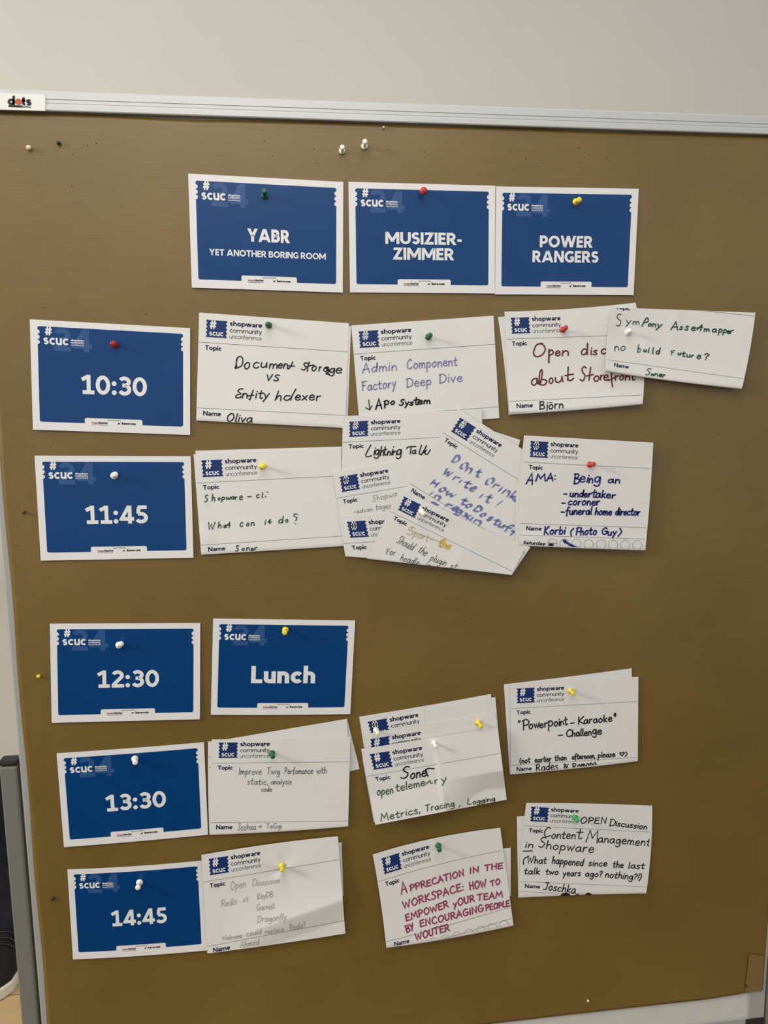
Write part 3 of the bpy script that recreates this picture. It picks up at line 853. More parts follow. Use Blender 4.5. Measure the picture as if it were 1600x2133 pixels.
def note(label, quad, base, curl=None, bow=(0, 0, 0, 0), ref=None, y2=133., fold=False, parts='LTN', rules=(41., 133.), n=(36, 28), warp=False, extra_rule=None, group='white topic notes'):
    """ref: photo px of sheet mm (0,y1),(210,y1),(210,y2),(0,y2)"""
    S = Sheet('topic_note', quad, base, curl, bow, n, fold=fold)
    tag(S.obj, label, 'note', group)
    if ref is None:
        return S
    y1, y2, pts = ref
    Hn = homog([(0, y1), (210, y1), (210, y2), (0, y2)], pts); S.Hn = Hn
    if 'L' in parts:
        lg = S.marks('ticket_logo', mm(Hn, TICKET), M['ticket'], .0003, warp)
        ll = S.marks('logo_lettering', mm(Hn, TLOGO), M['white_print'], .00045, warp)
        P = HEAD_B + HEAD_M + HEAD_L
        S.marks('heading', mm(Hn, P), None, .0003, warp, mats=[M['navy'], M['slate']], idx=[0] * len(HEAD_B + HEAD_M) + [1] * len(HEAD_L))
    if 'T' in parts: S.marks('topic_lettering', mm(Hn, text_polys('Topic', 9.2, 31.8, 51.2, 6.6, .19)), M['navy'], .0003, warp)
    if 'N' in parts: S.marks('name_lettering', mm(Hn, text_polys('Name', 9.0, 33.8, 143.3, 6.7, .185)), M['navy'], .0003, warp)
    for r_ in rules: S.marks('ruled_line', mm(Hn, sub_line(-6, r_, 216, r_, .42)), M['rule'], .0003, warp)
    return S


def Z(fr, *pts):
    ox, oy, s = fr; return [(ox + a / s, oy + b_ / s) for a, b_ in pts]


def write(S, frame, ink, w, words, slant=.08, nib=None, name='handwriting', label=None, seed=1, lift=.00045, tight=1.0):
    rnd = random.Random(seed); items = []
    for wd_ in words:
        P = hand_polys(frame, w, [wd_], slant, nib, rnd, tight)
        xs = [a for q in P for a, _ in q]; ys = [b_ for q in P for _, b_ in q]
        items.append([P, min(xs), max(xs), min(ys), max(ys)])
    grp = list(range(len(items)))       # strokes that stand together make one part : a word or a line of writing
    for i, a in enumerate(items):
        for j in range(i):
            b_ = items[j]; e_ = .42 * max(min(a[2] - a[1], a[4] - a[3]), min(b_[2] - b_[1], b_[4] - b_[3])) + 1
            if a[1] - e_ < b_[2] and b_[1] - e_ < a[2] and a[3] < b_[4] and b_[3] < a[4]:
                gi, gj = grp[i], grp[j]; grp = [gj if g_ == gi else g_ for g_ in grp]
    for g_ in dict.fromkeys(grp):
        S.marks(name, [q for it, k_ in zip(items, grp) if k_ == g_ for q in it[0]], M[ink], lift, label=label)


def flap(S, quad, base, curl=None, bow=(0, 0, 0, 0), ticks=None):
    """the half of the sheet that is folded to the back and peeks out"""
    q = Sheet('back_flap', quad, base, curl, bow, (16, 12), parent=S.obj)
    for tk in ticks or []: q.marks('ruled_line', tk, M['rule'], .0003)
    SHEETS.remove(q)
    return q


def bottom(a, p=3., tw=0.0):
    return lambda u, v: a * max(v, 0) ** p * (1 + tw * (2 * u - 1)) + .0004 * math.sin(3 * u + 1)


# ---- document note
fr = (400, 640, 4.706)
S = note('white note with bold black handwriting and a green pin, right of the 10:30 card', Z(fr, (70, 52), (1538, 157), (1500, 1181), (42, 1107)), .0026,
         bottom(.0022), ref=(0, 133, Z(fr, (70, 52), (1538, 157), (1505, 1060), (45, 985))), fold=True)
flap(S, Z(fr, (90, 70), (1558, 186), (1524, 1180), (60, 1100)), .0019)
write(S, fr, 'ink_black', 11.5, [
    ('|', [(440, 500), (432, 560), (422, 597)], 1, None, None), ('|', [(432, 520), (455, 487), (480, 483), (497, 510), (492, 560), (465, 585), (424, 598), (440, 575)], 1, None, None),
    ('o', 505, 600, 562, 600, 110), ('c', 592, 596, 652, 597, 105), ('u', 668, 588, 735, 590, 90), ('m', 752, 600, 835, 600, 80), ('e', 838, 592, 880, 594, 80), ('n', 890, 600, 935, 602, 85),
    ('|', [(985, 535), (972, 570), (948, 602), (938, 598)], 1, None, None), ('|', [(945, 575), (1005, 576)], 0, None, None),
    ('S', 1072, 615, 1120, 618, 78), ('|', [(1150, 535), (1135, 590), (1130, 628)], 1, None, None), ('|', [(1118, 582), (1190, 565)], 0, None, None), ('o', 1168, 622, 1215, 622, 85), ('r', 1240, 625, 1262, 625, 75),
    ('a', 1285, 630, 1335, 632, 85), ('g', 1345, 640, 1395, 640, 80), ('|', [(1310, 595), (1350, 620), (1315, 650), (1345, 655)], 1, 14, None), ('e', 1400, 640, 1460, 650, 90),
    ('vs', 724, 716, 850, 718, 108),
    ('|', [(500, 800), (470, 800), (450, 822), (478, 848), (438, 860), (430, 885), (470, 885), (482, 872)], 1, None, None),
    ('n', 487, 890, 540, 890, 85), ('|', [(600, 812), (578, 870), (568, 905), (558, 900)], 1, None, None), ('|', [(545, 868), (605, 862)], 0, None, None), ('i', 618, 890, 630, 890, 88),
    ('t', 648, 892, 690, 892, 88), ('y', 695, 890, 750, 892, 90),
    ('|', [(848, 820), (815, 912)], 0, None, None), ('|', [(818, 905), (850, 868), (872, 872), (868, 915)], 1, None, None), ('|', [(965, 870), (920, 868), (903, 898), (930, 912), (975, 885)], 1, None, None), ('|', [(1018, 802), (985, 860), (966, 912)], 1, None, None), ('exer', 1005, 910, 1255, 912, 85),
    ('Oliva', 335, 1117, 585, 1130, 78)], .12)

# ---- admin note
fr = (720, 640, 4.706)
S = note('white note with lavender and black handwriting, held by a green pin', Z(fr, (55, 178), (1450, 83), (1507, 1087), (140, 1190)), .0025,
         lambda u, v: .0006 * v + .0012 * max(0, 1 - ((u - .53) / .22) ** 2) * max(0, 1 - v * 2.2), ref=(0, 133, Z(fr, (55, 178), (1450, 83), (1502, 975), (131, 1078))))
write(S, fr, 'ink_lav', 10, [('Admin', 165, 642, 500, 615, 92), ('Component', 600, 606, 1092, 568, 92), ('Factory', 160, 818, 495, 785, 92), ('Deep', 598, 785, 838, 762, 90), ('Dive', 920, 745, 1142, 722, 88)], .06, label='pale lavender handwriting')
write(S, fr, 'ink_black', 14, [('|', [(226, 906), (236, 1006)], 0, 9, None), ('|', [(195, 984), (235, 1006), (257, 966)], 0, 9, None), ('A', 295, 1003, 358, 995, 92), ('P', 378, 985, 425, 978, 72), ('o', 440, 955, 480, 950, 55),
                              ('Sys', 528, 962, 660, 960, 58), ('t', 668, 955, 715, 950, 78), ('em', 705, 950, 828, 945, 60)], .1, seed=2, label='black handwriting')

# ---- open discussion note, dark red
fr = (1030, 620, 5)
S = note('white note with dark red handwriting and a red pin', Z(fr, (105, 145), (1470, 52), (1545, 1102), (160, 1208)), .0032,
         lambda u, v: .006 * max(v, 0) ** 4 + .0015 * max(0, u) ** 3 * (1 - v) + .0004, bow=(3.5, 1.5, -1.5, 9), ref=(41, 133, Z(fr, (118, 432), (1508, 384), (1570, 1012), (165, 1080))), fold=True)
flap(S, Z(fr, (38, 202), (1300, 110), (1400, 1100), (148, 1203)), .0018, lambda u, v: .001 * v, bow=(0, 0, 2, 0))
write(S, fr, 'ink_brown', 14, [('|', [(500, 480), (440, 490), (408, 570), (430, 612), (490, 600), (530, 540), (500, 480), (470, 478)], 1, None, None), ('|', [(570, 540), (566, 675)], 0, 17, None), ('|', [(566, 560), (600, 545), (612, 580), (575, 600)], 1, None, None),
                              ('e', 632, 605, 685, 600, 85), ('n', 700, 605, 772, 603, 95), ('d', 900, 598, 975, 590, 115), ('|', [(972, 478), (965, 590)], 0, None, None), ('is', 1000, 595, 1070, 590, 85), ('c', 1110, 588, 1165, 582, 90),
                              ('a', 385, 918, 460, 905, 130), ('|', [(480, 890), (498, 790), (490, 748), (472, 790), (462, 900)], 1, None, None), ('|', [(464, 890), (500, 850), (545, 870), (520, 908), (466, 902)], 1, None, None), ('o', 568, 895, 615, 885, 95), ('u', 630, 885, 720, 870, 95), ('|', [(768, 722), (764, 860)], 0, None, None), ('|', [(735, 812), (822, 795)], 0, None, None), ('|', [(764, 845), (790, 865), (825, 838)], 1, None, None),
                              ('S', 893, 870, 950, 868, 155), ('|', [(1002, 725), (985, 860)], 0, None, None), ('|', [(962, 815), (1030, 800)], 0, None, None), ('o', 1030, 868, 1090, 865, 100), ('r', 1098, 858, 1135, 858, 90), ('e', 1135, 858, 1185, 856, 95), ('|', [(1255, 770), (1222, 780), (1222, 860), (1230, 930)], 1, None, None), ('|', [(1185, 865), (1255, 830)], 0, None, None), ('ro', 1255, 858, 1345, 855, 85), ('n', 1358, 858, 1410, 856, 85), ('t', 1420, 856, 1465, 856, 100)], .05, label='dark red handwriting')
write(S, fr, 'ink_black', 12, [('Björn', 468, 1160, 715, 1150, 82)], .05, seed=4, label='black handwritten signature')
S.marks('ruled_line', strip(Z(fr, (162, 1197), (580, 1180)), .5), M['rule'], .0003)

# ---- tilted note top right
fr = (1250, 620, 4.706)
S = note('white note with dark green handwriting and a white pin, tilted, rightmost of all notes', Z(fr, (118, 95), (1524, 147), (1392, 886), (55, 710)), .0095,
         lambda u, v: .004 * max(v, 0) ** 3 + .0022 * (2 * u - 1) ** 2 - .0016 * math.exp(-((u - .14) / .12) ** 2 - ((v - .36) / .2) ** 2) + .001 * math.exp(-((u - .5) / .03) ** 2) * (1 - v),
         bow=(0, 3, -3, 2.5), ref=(41, 133, Z(fr, (100, 38), (1522, 180), (1400, 792), (88, 610))), fold=True, parts='TN')
write(S, fr, 'ink_green', 8, [('S', 160, 278, 215, 270, 112), ('y', 250, 258, 300, 262, 70), ('m', 318, 265, 385, 265, 60), ('no', 140, 522, 248, 512, 78), ('b', 362, 535, 395, 538, 75), ('F', 695, 562, 730, 560, 45), ('S', 445, 755, 490, 760, 65)], .05)
write(S, fr, 'ink_green', 11, [('|', [(410, 280), (450, 205), (470, 205), (468, 235), (425, 245)], 1, None, None), ('o', 470, 278, 500, 280, 50), ('n', 508, 285, 545, 288, 55), ('y', 550, 290, 600, 298, 70), ('A', 695, 312, 765, 315, 78), ('s', 780, 312, 805, 314, 60), ('s', 830, 318, 862, 322, 75), ('e', 892, 322, 930, 325, 65), ('|', [(1000, 265), (950, 315)], 0, None, None), ('|', [(945, 298), (1005, 290)], 0, None, None), ('|', [(1000, 265), (985, 325)], 0, None, None),
                              ('m', 1015, 330, 1070, 333, 50), ('a', 1095, 336, 1140, 340, 55), ('p', 1160, 340, 1195, 342, 60), ('p', 1205, 342, 1240, 346, 60), ('e', 1245, 350, 1270, 352, 45), ('r', 1275, 350, 1312, 340, 45),
                              ('u', 425, 530, 455, 532, 40), ('i', 468, 540, 478, 540, 55), ('l', 510, 548, 520, 548, 55), ('d', 545, 550, 582, 552, 60), ('u', 762, 562, 790, 562, 38), ('t', 798, 578, 835, 578, 55), ('u', 848, 580, 885, 582, 45), ('r', 895, 584, 915, 584, 35), ('e', 945, 598, 985, 600, 65),
                              ('?', 1018, 610, 1062, 612, 65), ('o', 498, 765, 520, 768, 38), ('n', 528, 768, 565, 772, 45), ('er', 575, 772, 632, 782, 45)], .1, seed=3, name='handwriting')

# ---- green-inked note, 11:45 row
fr = (390, 920, 4.571)
S = note('white note with dark green handwriting and a yellow pin, right of the 11:45 card', Z(fr, (60, 119), (1462, 60), (1502, 992), (133, 1075)), .0030,
         lambda u, v: .0012 * max(v, 0) ** 2 + .0012 * math.exp(-((u - .03) / .05) ** 2 - ((v - .85) / .12) ** 2), ref=(0, 133, Z(fr, (60, 119), (1462, 60), (1484, 897), (135, 985))), fold=True)
flap(S, Z(fr, (78, 86), (1474, 47), (1498, 980), (140, 1068)), .0020)
write(S, fr, 'ink_green', 9, [('S', 162, 572, 195, 570, 62), ('h', 232, 566, 262, 565, 68), ('o', 290, 556, 312, 556, 42), ('p', 325, 555, 355, 555, 48), ('w', 365, 550, 412, 549, 45), ('a', 415, 548, 448, 548, 45), ('r', 455, 550, 472, 549, 45), ('e', 495, 556, 526, 553, 68), ('-', 574, 540, 610, 537, 40), ('c', 655, 536, 685, 535, 60), ('l', 705, 532, 722, 530, 50), ('|', [(742, 520), (748, 526)], 0, None, None), ('|', [(760, 478), (768, 482)], 0, None, None),
                             ('W', 195, 838, 260, 838, 72), ('h', 290, 822, 322, 822, 62), ('a', 345, 818, 372, 816, 45), ('|', [(405, 768), (380, 795), (408, 795)], 0, None, None), ('|', [(405, 768), (398, 818)], 0, None, None), ('c', 500, 808, 528, 808, 70), ('o', 562, 802, 590, 800, 50), ('n', 605, 800, 638, 798, 60), ('i', 735, 788, 745, 788, 60), ('|', [(790, 738), (770, 765), (802, 765)], 0, None, None), ('|', [(790, 738), (785, 782)], 0, None, None),
                             ('d', 865, 778, 912, 776, 65), ('o', 935, 768, 960, 766, 50), ('|', [(1050, 690), (1022, 690), (1018, 708), (1045, 725), (1032, 752)], 1, None, None), ('|', [(1028, 780), (1030, 783)], 0, None, None), ('S', 460, 1045, 490, 1042, 52), ('o', 518, 1036, 545, 1034, 38), ('n', 562, 1036, 592, 1034, 48), ('e', 605, 1038, 630, 1036, 38), ('r', 640, 1034, 668, 1026, 38)], .08)

# ---- the fanned pile
fa = (680, 840, 6.4); fb = (850, 840, 6.154); fc_ = (680, 960, 6.4); fd = (680, 840, 3.636); fe = (780, 1000, 4.706)
P1 = [(714, 867), (1003.3, 852), (1012, 1046), (711.5, 1066)]
S = note('white note reading Lightning Talks in black, topmost of the fanned pile in the middle', P1, .0046, lambda u, v: .0008 * u, ref=(0, 41, [P1[0], P1[1], (1004.8, 906.2), (713.6, 921.5)]), parts='LT', rules=(41.,))
write(S, fa, 'ink_black', 15, [('|', [(592, 555), (545, 640), (525, 690), (540, 712), (600, 700)], 1, None, None), ('i', 622, 690, 642, 690, 120), ('g', 640, 690, 700, 690, 130), ('h', 712, 700, 760, 698, 125), ('t', 758, 695, 800, 690, 120), ('n', 808, 690, 850, 690, 100), ('i', 858, 690, 880, 690, 140), ('n', 880, 690, 935, 690, 100), ('g', 930, 690, 995, 688, 130),
                              ('|', [(1070, 605), (1090, 582), (1190, 575)], 1, None, None), ('|', [(1130, 580), (1118, 675)], 0, None, None), ('a', 1140, 670, 1190, 670, 80), ('l', 1205, 685, 1265, 680, 125), ('|', [(1335, 565), (1265, 690)], 1, None, None), ('|', [(1290, 660), (1330, 625), (1310, 665), (1345, 680), (1385, 620)], 1, None, None)], .14)
P3 = [(692.2, 983.4), (967, 936.5), (992, 1120), (719, 1142)]
S = note('white note with grey pencil writing, in the fanned pile below the Lightning Talks note', P3, .0056, None, ref=(0, 41, [P3[0], P3[1], (977, 991), (701.1, 1037.8)]), parts='LT', rules=(41.,))
write(S, fc_, 'ink_grey', 5.5, [('Shopwar', 615, 540, 985, 455, 72), ('-advan', 362, 706, 612, 668, 62), ('tages', 655, 655, 860, 625, 75)], .14)
P4 = [(706, 1074.8), (991, 1057), (1004, 1180), (719.3, 1158.6)]
S = note('white note cut off below the word Topic, lower left of the fanned pile', P4, .0066, None, ref=(0, 41, [P4[0], P4[1], (1002, 1114), (718.5, 1132.2)]), parts='LT', rules=(41.,))
P6 = [(960, 876), (1084, 916.4), (1066, 985), (940, 950)]
S = note('blank corner of a white note sticking out at the upper right of the fanned pile', P6, .0062, None, n=(12, 10))
P2 = [(954, 851.3), (1195, 1002), (1078, 1170), (842, 1025)]
S = note('white note with broad pale blue marker writing, slanting across the fanned pile', P2, .0080, lambda u, v: .0004 * u, ref=(0, 133, [P2[0], P2[1], (1085, 1148.6), (853, 1006.4)]))
write(S, fd, 'ink_chisel', 25, [('D', 948, 440, 985, 458, 62), ('O', 1005, 485, 1045, 508, 60), ('n', 1048, 512, 1085, 532, 75), ("'", 1095, 530, 1112, 540, 62), ('t', 1120, 552, 1165, 560, 72),
                                ('O', 1195, 605, 1240, 630, 65), ('r', 1252, 635, 1285, 655, 75), ('i', 1300, 665, 1310, 670, 75), ('n', 1325, 680, 1370, 708, 80), ('k', 1378, 712, 1432, 745, 75),
                                ('W', 880, 532, 930, 562, 55), ('r', 950, 578, 985, 598, 70), ('i', 1000, 600, 1006, 604, 60), ('t', 1030, 625, 1075, 645, 70), ('e', 1080, 650, 1112, 672, 75), ('i', 1155, 712, 1165, 718, 70), ('t', 1195, 740, 1235, 755, 75), ('!', 1262, 778, 1300, 790, 62)], .12, (.80, -.28), label='broad pale blue marker writing')
write(S, fd, 'ink_chisel', 27, [('H', 785, 612, 825, 638, 48), ('o', 848, 660, 885, 680, 68), ('w', 895, 690, 965, 720, 62), ('t', 1010, 755, 1050, 772, 62), ('o', 1048, 780, 1082, 800, 62), ('D', 1112, 808, 1150, 836, 55), ('o', 1160, 848, 1190, 866, 62), ('s', 1215, 880, 1240, 895, 62), ('t', 1258, 908, 1295, 925, 60), ('u', 1298, 928, 1335, 948, 60), ('f', 1340, 955, 1380, 975, 60), ('f', 1385, 985, 1420, 1005, 55),
                                ('i', 778, 688, 790, 696, 55), ('n', 810, 712, 850, 735, 60), ('|', [(798, 744), (845, 772)], 0, None, None), ('r', 895, 775, 935, 800, 60), ('e', 945, 800, 985, 822, 55), ('g', 975, 820, 1015, 840, 50), ('x', 1030, 852, 1075, 880, 62), ('i', 1085, 885, 1095, 890, 58), ('n', 1110, 898, 1160, 925, 55)], .12, (.80, -.28), name='handwriting', seed=5, label='broad pale blue marker writing')

# ---- note with the circles row
fr = (1070, 890, 5.161)
S = note('white note with dark blue handwriting, a red pin and a row of printed circles', Z(fr, (112, 87), (1502, 165), (1416, 1320), (58, 1268)), .0112,
         lambda u, v: .0006 + .0032 * max(0, v - .86) * 6 * (1 - max(0, v - .86) * 5) - .003 * max(0, v - .90), bow=(0, 1, -3.5, 1.5), n=(36, 40), ref=(41, 133, Z(fr, (105, 374), (1478, 443), (1440, 1080), (78, 1033))), rules=(41., 133., 150.8), fold=True)
q = flap(S, [(1090.5, 936), (1240, 948), (1230, 1132), (1073.5, 1136.5)], .0106, lambda u, v: .0, bow=(0, 0, -6.5, 0))
write(S, fr, 'ink_blue', 15, [('A', 135, 605, 205, 612, 115), ('M', 235, 580, 345, 575, 72), ('A', 355, 578, 425, 575, 82), (':', 435, 568, 452, 566, 80), ('B', 645, 605, 700, 603, 112), ('e', 705, 590, 765, 590, 105), ('i', 778, 592, 800, 592, 95), ('n', 805, 598, 850, 596, 85), ('g', 862, 592, 930, 590, 105), ('an', 1012, 598, 1140, 598, 72),
                              ('-', 535, 740, 568, 742, 60), ('und', 602, 745, 745, 748, 75), ('er', 752, 748, 832, 748, 70), ('t', 838, 752, 885, 752, 95), ('ak', 880, 755, 985, 757, 80), ('er', 992, 760, 1090, 762, 70), ('-', 515, 838, 552, 840, 60), ('coroner', 585, 836, 920, 836, 78), ('-', 508, 932, 542, 934, 60), ('funeral', 560, 938, 835, 936, 78), ('home', 872, 938, 1050, 945, 75), ('director', 1092, 942, 1352, 948, 75),
                              ('Korbi', 325, 1150, 552, 1146, 82), ('(', 608, 1160, 635, 1160, 72), ('P', 668, 1155, 720, 1155, 82), ('hoto', 715, 1158, 890, 1152, 78), ('G', 945, 1150, 1005, 1150, 72), ('uy', 1010, 1160, 1100, 1162, 75), (')', 1125, 1160, 1155, 1160, 75)], .12, label='dark blue handwriting')
write(S, fr, 'ink_blue', 34, [('|', [(545, 1222), (590, 1252), (660, 1285), (712, 1302)], 1, 22, None), ('|', [(545, 1220), (562, 1236)], 0, None, None), ('|', [(600, 1262), (660, 1300), (705, 1303)], 1, 16, None)], name='pen_stroke', label='dark blue pen stroke across the circles')
Pc = []
for cx, cy in ((418, 1248), (547, 1250), (675, 1252), (807, 1258), (940, 1259), (1070, 1263), (1200, 1263), (1330, 1266)):
    S.marks('printed_circle', strip(Z(fr, *disc(cx, cy, 50, 30)), .55, True), M['rule'], .0003)
HSat = homog([(0, 0), (100, 0), (100, 30), (0, 30)], Z(fr, (103, 1214), (348, 1230), (346, 1290), (100, 1272)))
S.marks('day_name', mm(HSat, text_polys('Saturday', 0, 97, 21, 19, .22, .18)), M['navy'], .0003)
Pk = [Z(fr, *disc(402, 1272, 27, 14, 22)), Z(fr, *disc(410, 1290, 14, 10))]
for cx in (390, 416): Pk += strip(Z(fr, *disc(cx, 1257, 13, 12)), 1.1, True)
Pk += strip(Z(fr, (432, 1248), (458, 1246)), 1.0) + strip(Z(fr, (378, 1236), (392, 1244)), .8) + strip(Z(fr, (425, 1238), (412, 1246)), .8)
S.marks('small_doodle', Pk, M['ink_black'], .0004)

# ---- front note of the pile
P5 = [(834, 1017), (1092.4, 1144.5), (1066, 1197.5), (764, 1163.5)]
S = note('white note with yellow and thin black writing, front of the fanned pile', P5, .0128,
         lambda u, v: .0006 * u + .0011 * math.exp(-((u - .36) / .06) ** 2) * max(0, v - .3) + .0005 * math.sin(7 * u) * v, n=(50, 30), ref=(0, 41, [P5[0], P5[1], (1069, 1191), (812.8, 1065)]), parts='LT', rules=(41.,), fold=True)
flap(S, [(900, 1060), (1105, 1139.5), (1067.5, 1196), (800, 1160)], .0120, ticks=[strip(Z(fe, (1462, 712), (1480, 727)), .6), strip(Z(fe, (1402, 805), (1420, 820)), .6)])
write(S, fe, 'ink_ochre', 6, [('S', 318, 525, 370, 545, 80), ('port', 375, 548, 520, 600, 75), ('"', 530, 625, 560, 632, 60)], .1)
write(S, fe, 'ink_yellow', 13, [('the', 622, 645, 735, 680, 78), ('|', [(655, 600), (700, 640)], 0, None, None), ('|', [(640, 625), (690, 575)], 0, None, None)], .1, name='handwriting', label='yellow marker writing')
write(S, fe, 'ink_grey', 3.5, [('|', [(332, 485), (540, 565), (740, 655)], 1, None, None), ('|', [(385, 455), (350, 465), (335, 492)], 1, None, None)], name='strike_line')
write(S, fe, 'ink_pen', 5.5, [('Should', 212, 608, 368, 690, 80), ('the', 420, 700, 497, 745, 78), ('plugin', 540, 785, 692, 842, 72), ('st', 738, 858, 805, 872, 60), ('For', 108, 728, 200, 738, 62), ('headle', 248, 785, 425, 838, 66), ('is', 500, 835, 545, 850, 30)], .16, name='handwriting', label='thin black handwriting')

# ---- improve note
fr = (420, 1490, 4.706)
A = note('blank white note sticking out on the right behind the thin-penned note', Z(fr, (700, 300), (1428, 45), (1549, 526), (820, 700)), .0019, None, n=(16, 12))
B = note('blank white note tilted up behind the thin-penned note with the green pin', Z(fr, (190, 244), (1425, 35), (1440, 560), (200, 700)), .0032, lambda u, v: .0006 * u, n=(16, 12))
S = note('white note with thin grey pen writing, right of the 13:30 card', Z(fr, (98, 238), (1458, 210), (1437, 1088), (78, 1172)), .0050,
         lambda u, v: .0014 * max(v, 0) ** 2 + .0016 * math.exp(-((u - .48) / .07) ** 2) * max(0, .5 - v) + .0009 * math.exp(-((u - .92) / .06) ** 2) * max(0, .3 - v) + .0008 * math.sin(5 * u + 3 * v) * v * .5, bow=(1, 2, 1, 0),
         ref=(41, 133, Z(fr, (100, 470), (1455, 455), (1440, 1035), (85, 1053))), fold=True, n=(50, 40))
flap(S, Z(fr, (62, 258), (1200, 235), (1180, 1080), (76, 1168)), .0042, bow=(0, 0, -1, 0), ticks=[strip(Z(fr, (66, 406), (92, 404)), .6), strip(Z(fr, (72, 512), (92, 508)), .6)])
write(S, fr, 'ink_pen', 5.5, [('Improve', 364, 580, 585, 580, 65), ('Twig', 640, 576, 762, 578, 64), ('Perfomance', 812, 572, 1088, 574, 62), ('with', 1125, 570, 1222, 570, 64), ('static,', 447, 677, 650, 680, 60), ('analysis', 680, 676, 880, 676, 52), ('code', 585, 748, 685, 748, 48)], .05)
write(S, fr, 'ink_grey', 5.5, [('Joshua', 352, 1128, 530, 1122, 66), ('+', 556, 1112, 592, 1110, 48), ('TeGgi', 632, 1108, 782, 1108, 50)], .06, seed=8, name='handwriting', label='grey handwritten names')

# ---- telemetry stack of three
fr = (740, 1430, 4.848)
q1 = Z(fr, (40, 305), (1370, 75), (1460, 690), (140, 960))
S = note('crumpled white note at the back of the overlapping three, only its heading showing', q1, .0024, lambda u, v: .0009 * math.exp(-((u - .45) / .03) ** 2), ref=(0, 41, [q1[0], q1[1]] + Z(fr, (1386, 332), (112, 578))), parts='L', rules=(), bow=(1.2, 0, 0, 0))
q2 = Z(fr, (84, 482), (1418, 262), (1490, 860), (170, 1120))
S0 = note('blank white note peeking out on the right behind the overlapping three', Z(fr, (700, 230), (1416, 108), (1462, 640), (760, 760)), .0036, None, n=(14, 10))
S = note('creased white note in the middle of the overlapping three, heading half covered', q2, .0052, lambda u, v: .0007 * math.sin(9 * u) * v + .001 * math.exp(-((v - .42 + .1 * u) / .05) ** 2), ref=(0, 41, [q2[0], q2[1]] + Z(fr, (1434, 519), (99, 755))), parts='L', rules=())
q3 = Z(fr, (60, 632), (1440, 418), (1530, 1143), (203, 1397))


def creased(u, v):
    st = lambda x, w: 1 / (1 + math.exp(-x / w))
    rt = st(u - .52, .012)
    right = .013 * max(0, u - .52) - .050 * max(0, v - .585) * min(1, max(0, u - .52) * 3) + .004 * v
    left = .007 * max(0, .52 - u) + .014 * max(0, v - .60) - .005 * max(0, .60 - v)
    return max(.0012, .0042 + rt * right + (1 - rt) * left + .0011 * math.exp(-((u - .52) / .018) ** 2) + .0006 * math.sin(11 * u + 6 * v) * .3)


S = note('creased white note with black and dull green writing, front of the overlapping three', q3, .0070, creased, n=(70, 60), ref=(0, 41, [q3[0], q3[1]] + Z(fr, (1455, 677), (130, 905))), parts='LT', rules=(41.,))
flap(S, Z(fr, (72, 730), (900, 600), (950, 1250), (188, 1372)), .0062)
write(S, fr, 'ink_black', 13, [('S', 462, 930, 545, 912, 105), ('one', 555, 935, 715, 905, 95), ('|', [(715, 835), (722, 880), (735, 905)], 0, None, None), ('|', [(705, 850), (735, 828), (795, 830)], 1, None, None)], .2)
write(S, fr, 'ink_olive', 9.5, [('open', 220, 1100, 382, 1078, 82), ('teleme', 412, 1062, 705, 1000, 78), ('|', [(715, 985), (755, 950), (760, 975), (780, 975)], 0, None, None), ('r', 805, 985, 835, 975, 65), ('y', 868, 975, 925, 962, 75), ('Metrics,', 258, 1360, 655, 1275, 72), ('Tracing', 712, 1262, 1000, 1208, 62), (',', 1045, 1210, 1060, 1206, 60), ('L', 1132, 1195, 1170, 1188, 62), ('ogging', 1185, 1188, 1410, 1152, 46)], .1, seed=6, label='dull green handwriting')

# ---- powerpoint note
fr = (1040, 1380, 5.161)
S = note('white note with rounded black handwriting, a small heart and a yellow pin', Z(fr, (118, 232), (1497, 155), (1490, 1060), (120, 1203)), .0042,
         lambda u, v: .0010 * max(v, 0) ** 2 + .0018 * math.exp(-((u - .47) / .08) ** 2) * max(0, .45 - v) + .0006, bow=(-1.5, 1.5, 1, 0), ref=(41, 133, Z(fr, (126, 495), (1493, 418), (1490, 1018), (128, 1105))), fold=True)
flap(S, Z(fr, (50, 235), (1424, 62), (1440, 900), (112, 1196)), .0026, lambda u, v: .0, bow=(1, 0, 0, 0))
write(S, fr, 'ink_black', 12.5, [('"', 205, 688, 228, 686, 60), ('P', 255, 728, 325, 720, 112), ('ow', 318, 715, 432, 700, 90), ('er', 432, 702, 520, 692, 80), ('p', 525, 692, 580, 685, 115), ('oi', 588, 685, 650, 678, 85), ('n', 656, 678, 694, 672, 80), ('t', 702, 670, 735, 665, 95), ('-', 768, 688, 806, 684, 88), ('K', 848, 665, 915, 658, 80), ('araoke', 912, 655, 1212, 632, 76), ('|', [(1238, 548), (1235, 575)], 0, None, None), ('|', [(1236, 552), (1254, 550), (1250, 580)], 0, None, None),
                                ('-', 636, 815, 682, 812, 85), ('C', 720, 800, 780, 796, 72), ('hallen', 782, 795, 990, 782, 72), ('g', 1002, 772, 1046, 768, 90), ('e', 1056, 770, 1102, 766, 80)], .05)
write(S, fr, 'ink_black', 10, [('(not', 222, 1085, 332, 1074, 58), ('earlier', 382, 1074, 560, 1062, 58), ('than', 597, 1056, 722, 1048, 60), ('afternoon,', 782, 1042, 1030, 1028, 58), ('please', 1060, 1024, 1245, 1012, 60), ('~', 1295, 1008, 1345, 1004, 52), (')', 1355, 1005, 1375, 1003, 45), ('R', 395, 1166, 440, 1162, 70), ('ades', 455, 1166, 632, 1148, 84), ('&', 690, 1142, 745, 1136, 52), ('R', 788, 1150, 830, 1146, 64), ('amona', 842, 1148, 1045, 1122, 88)], .06, seed=9, name='handwriting')

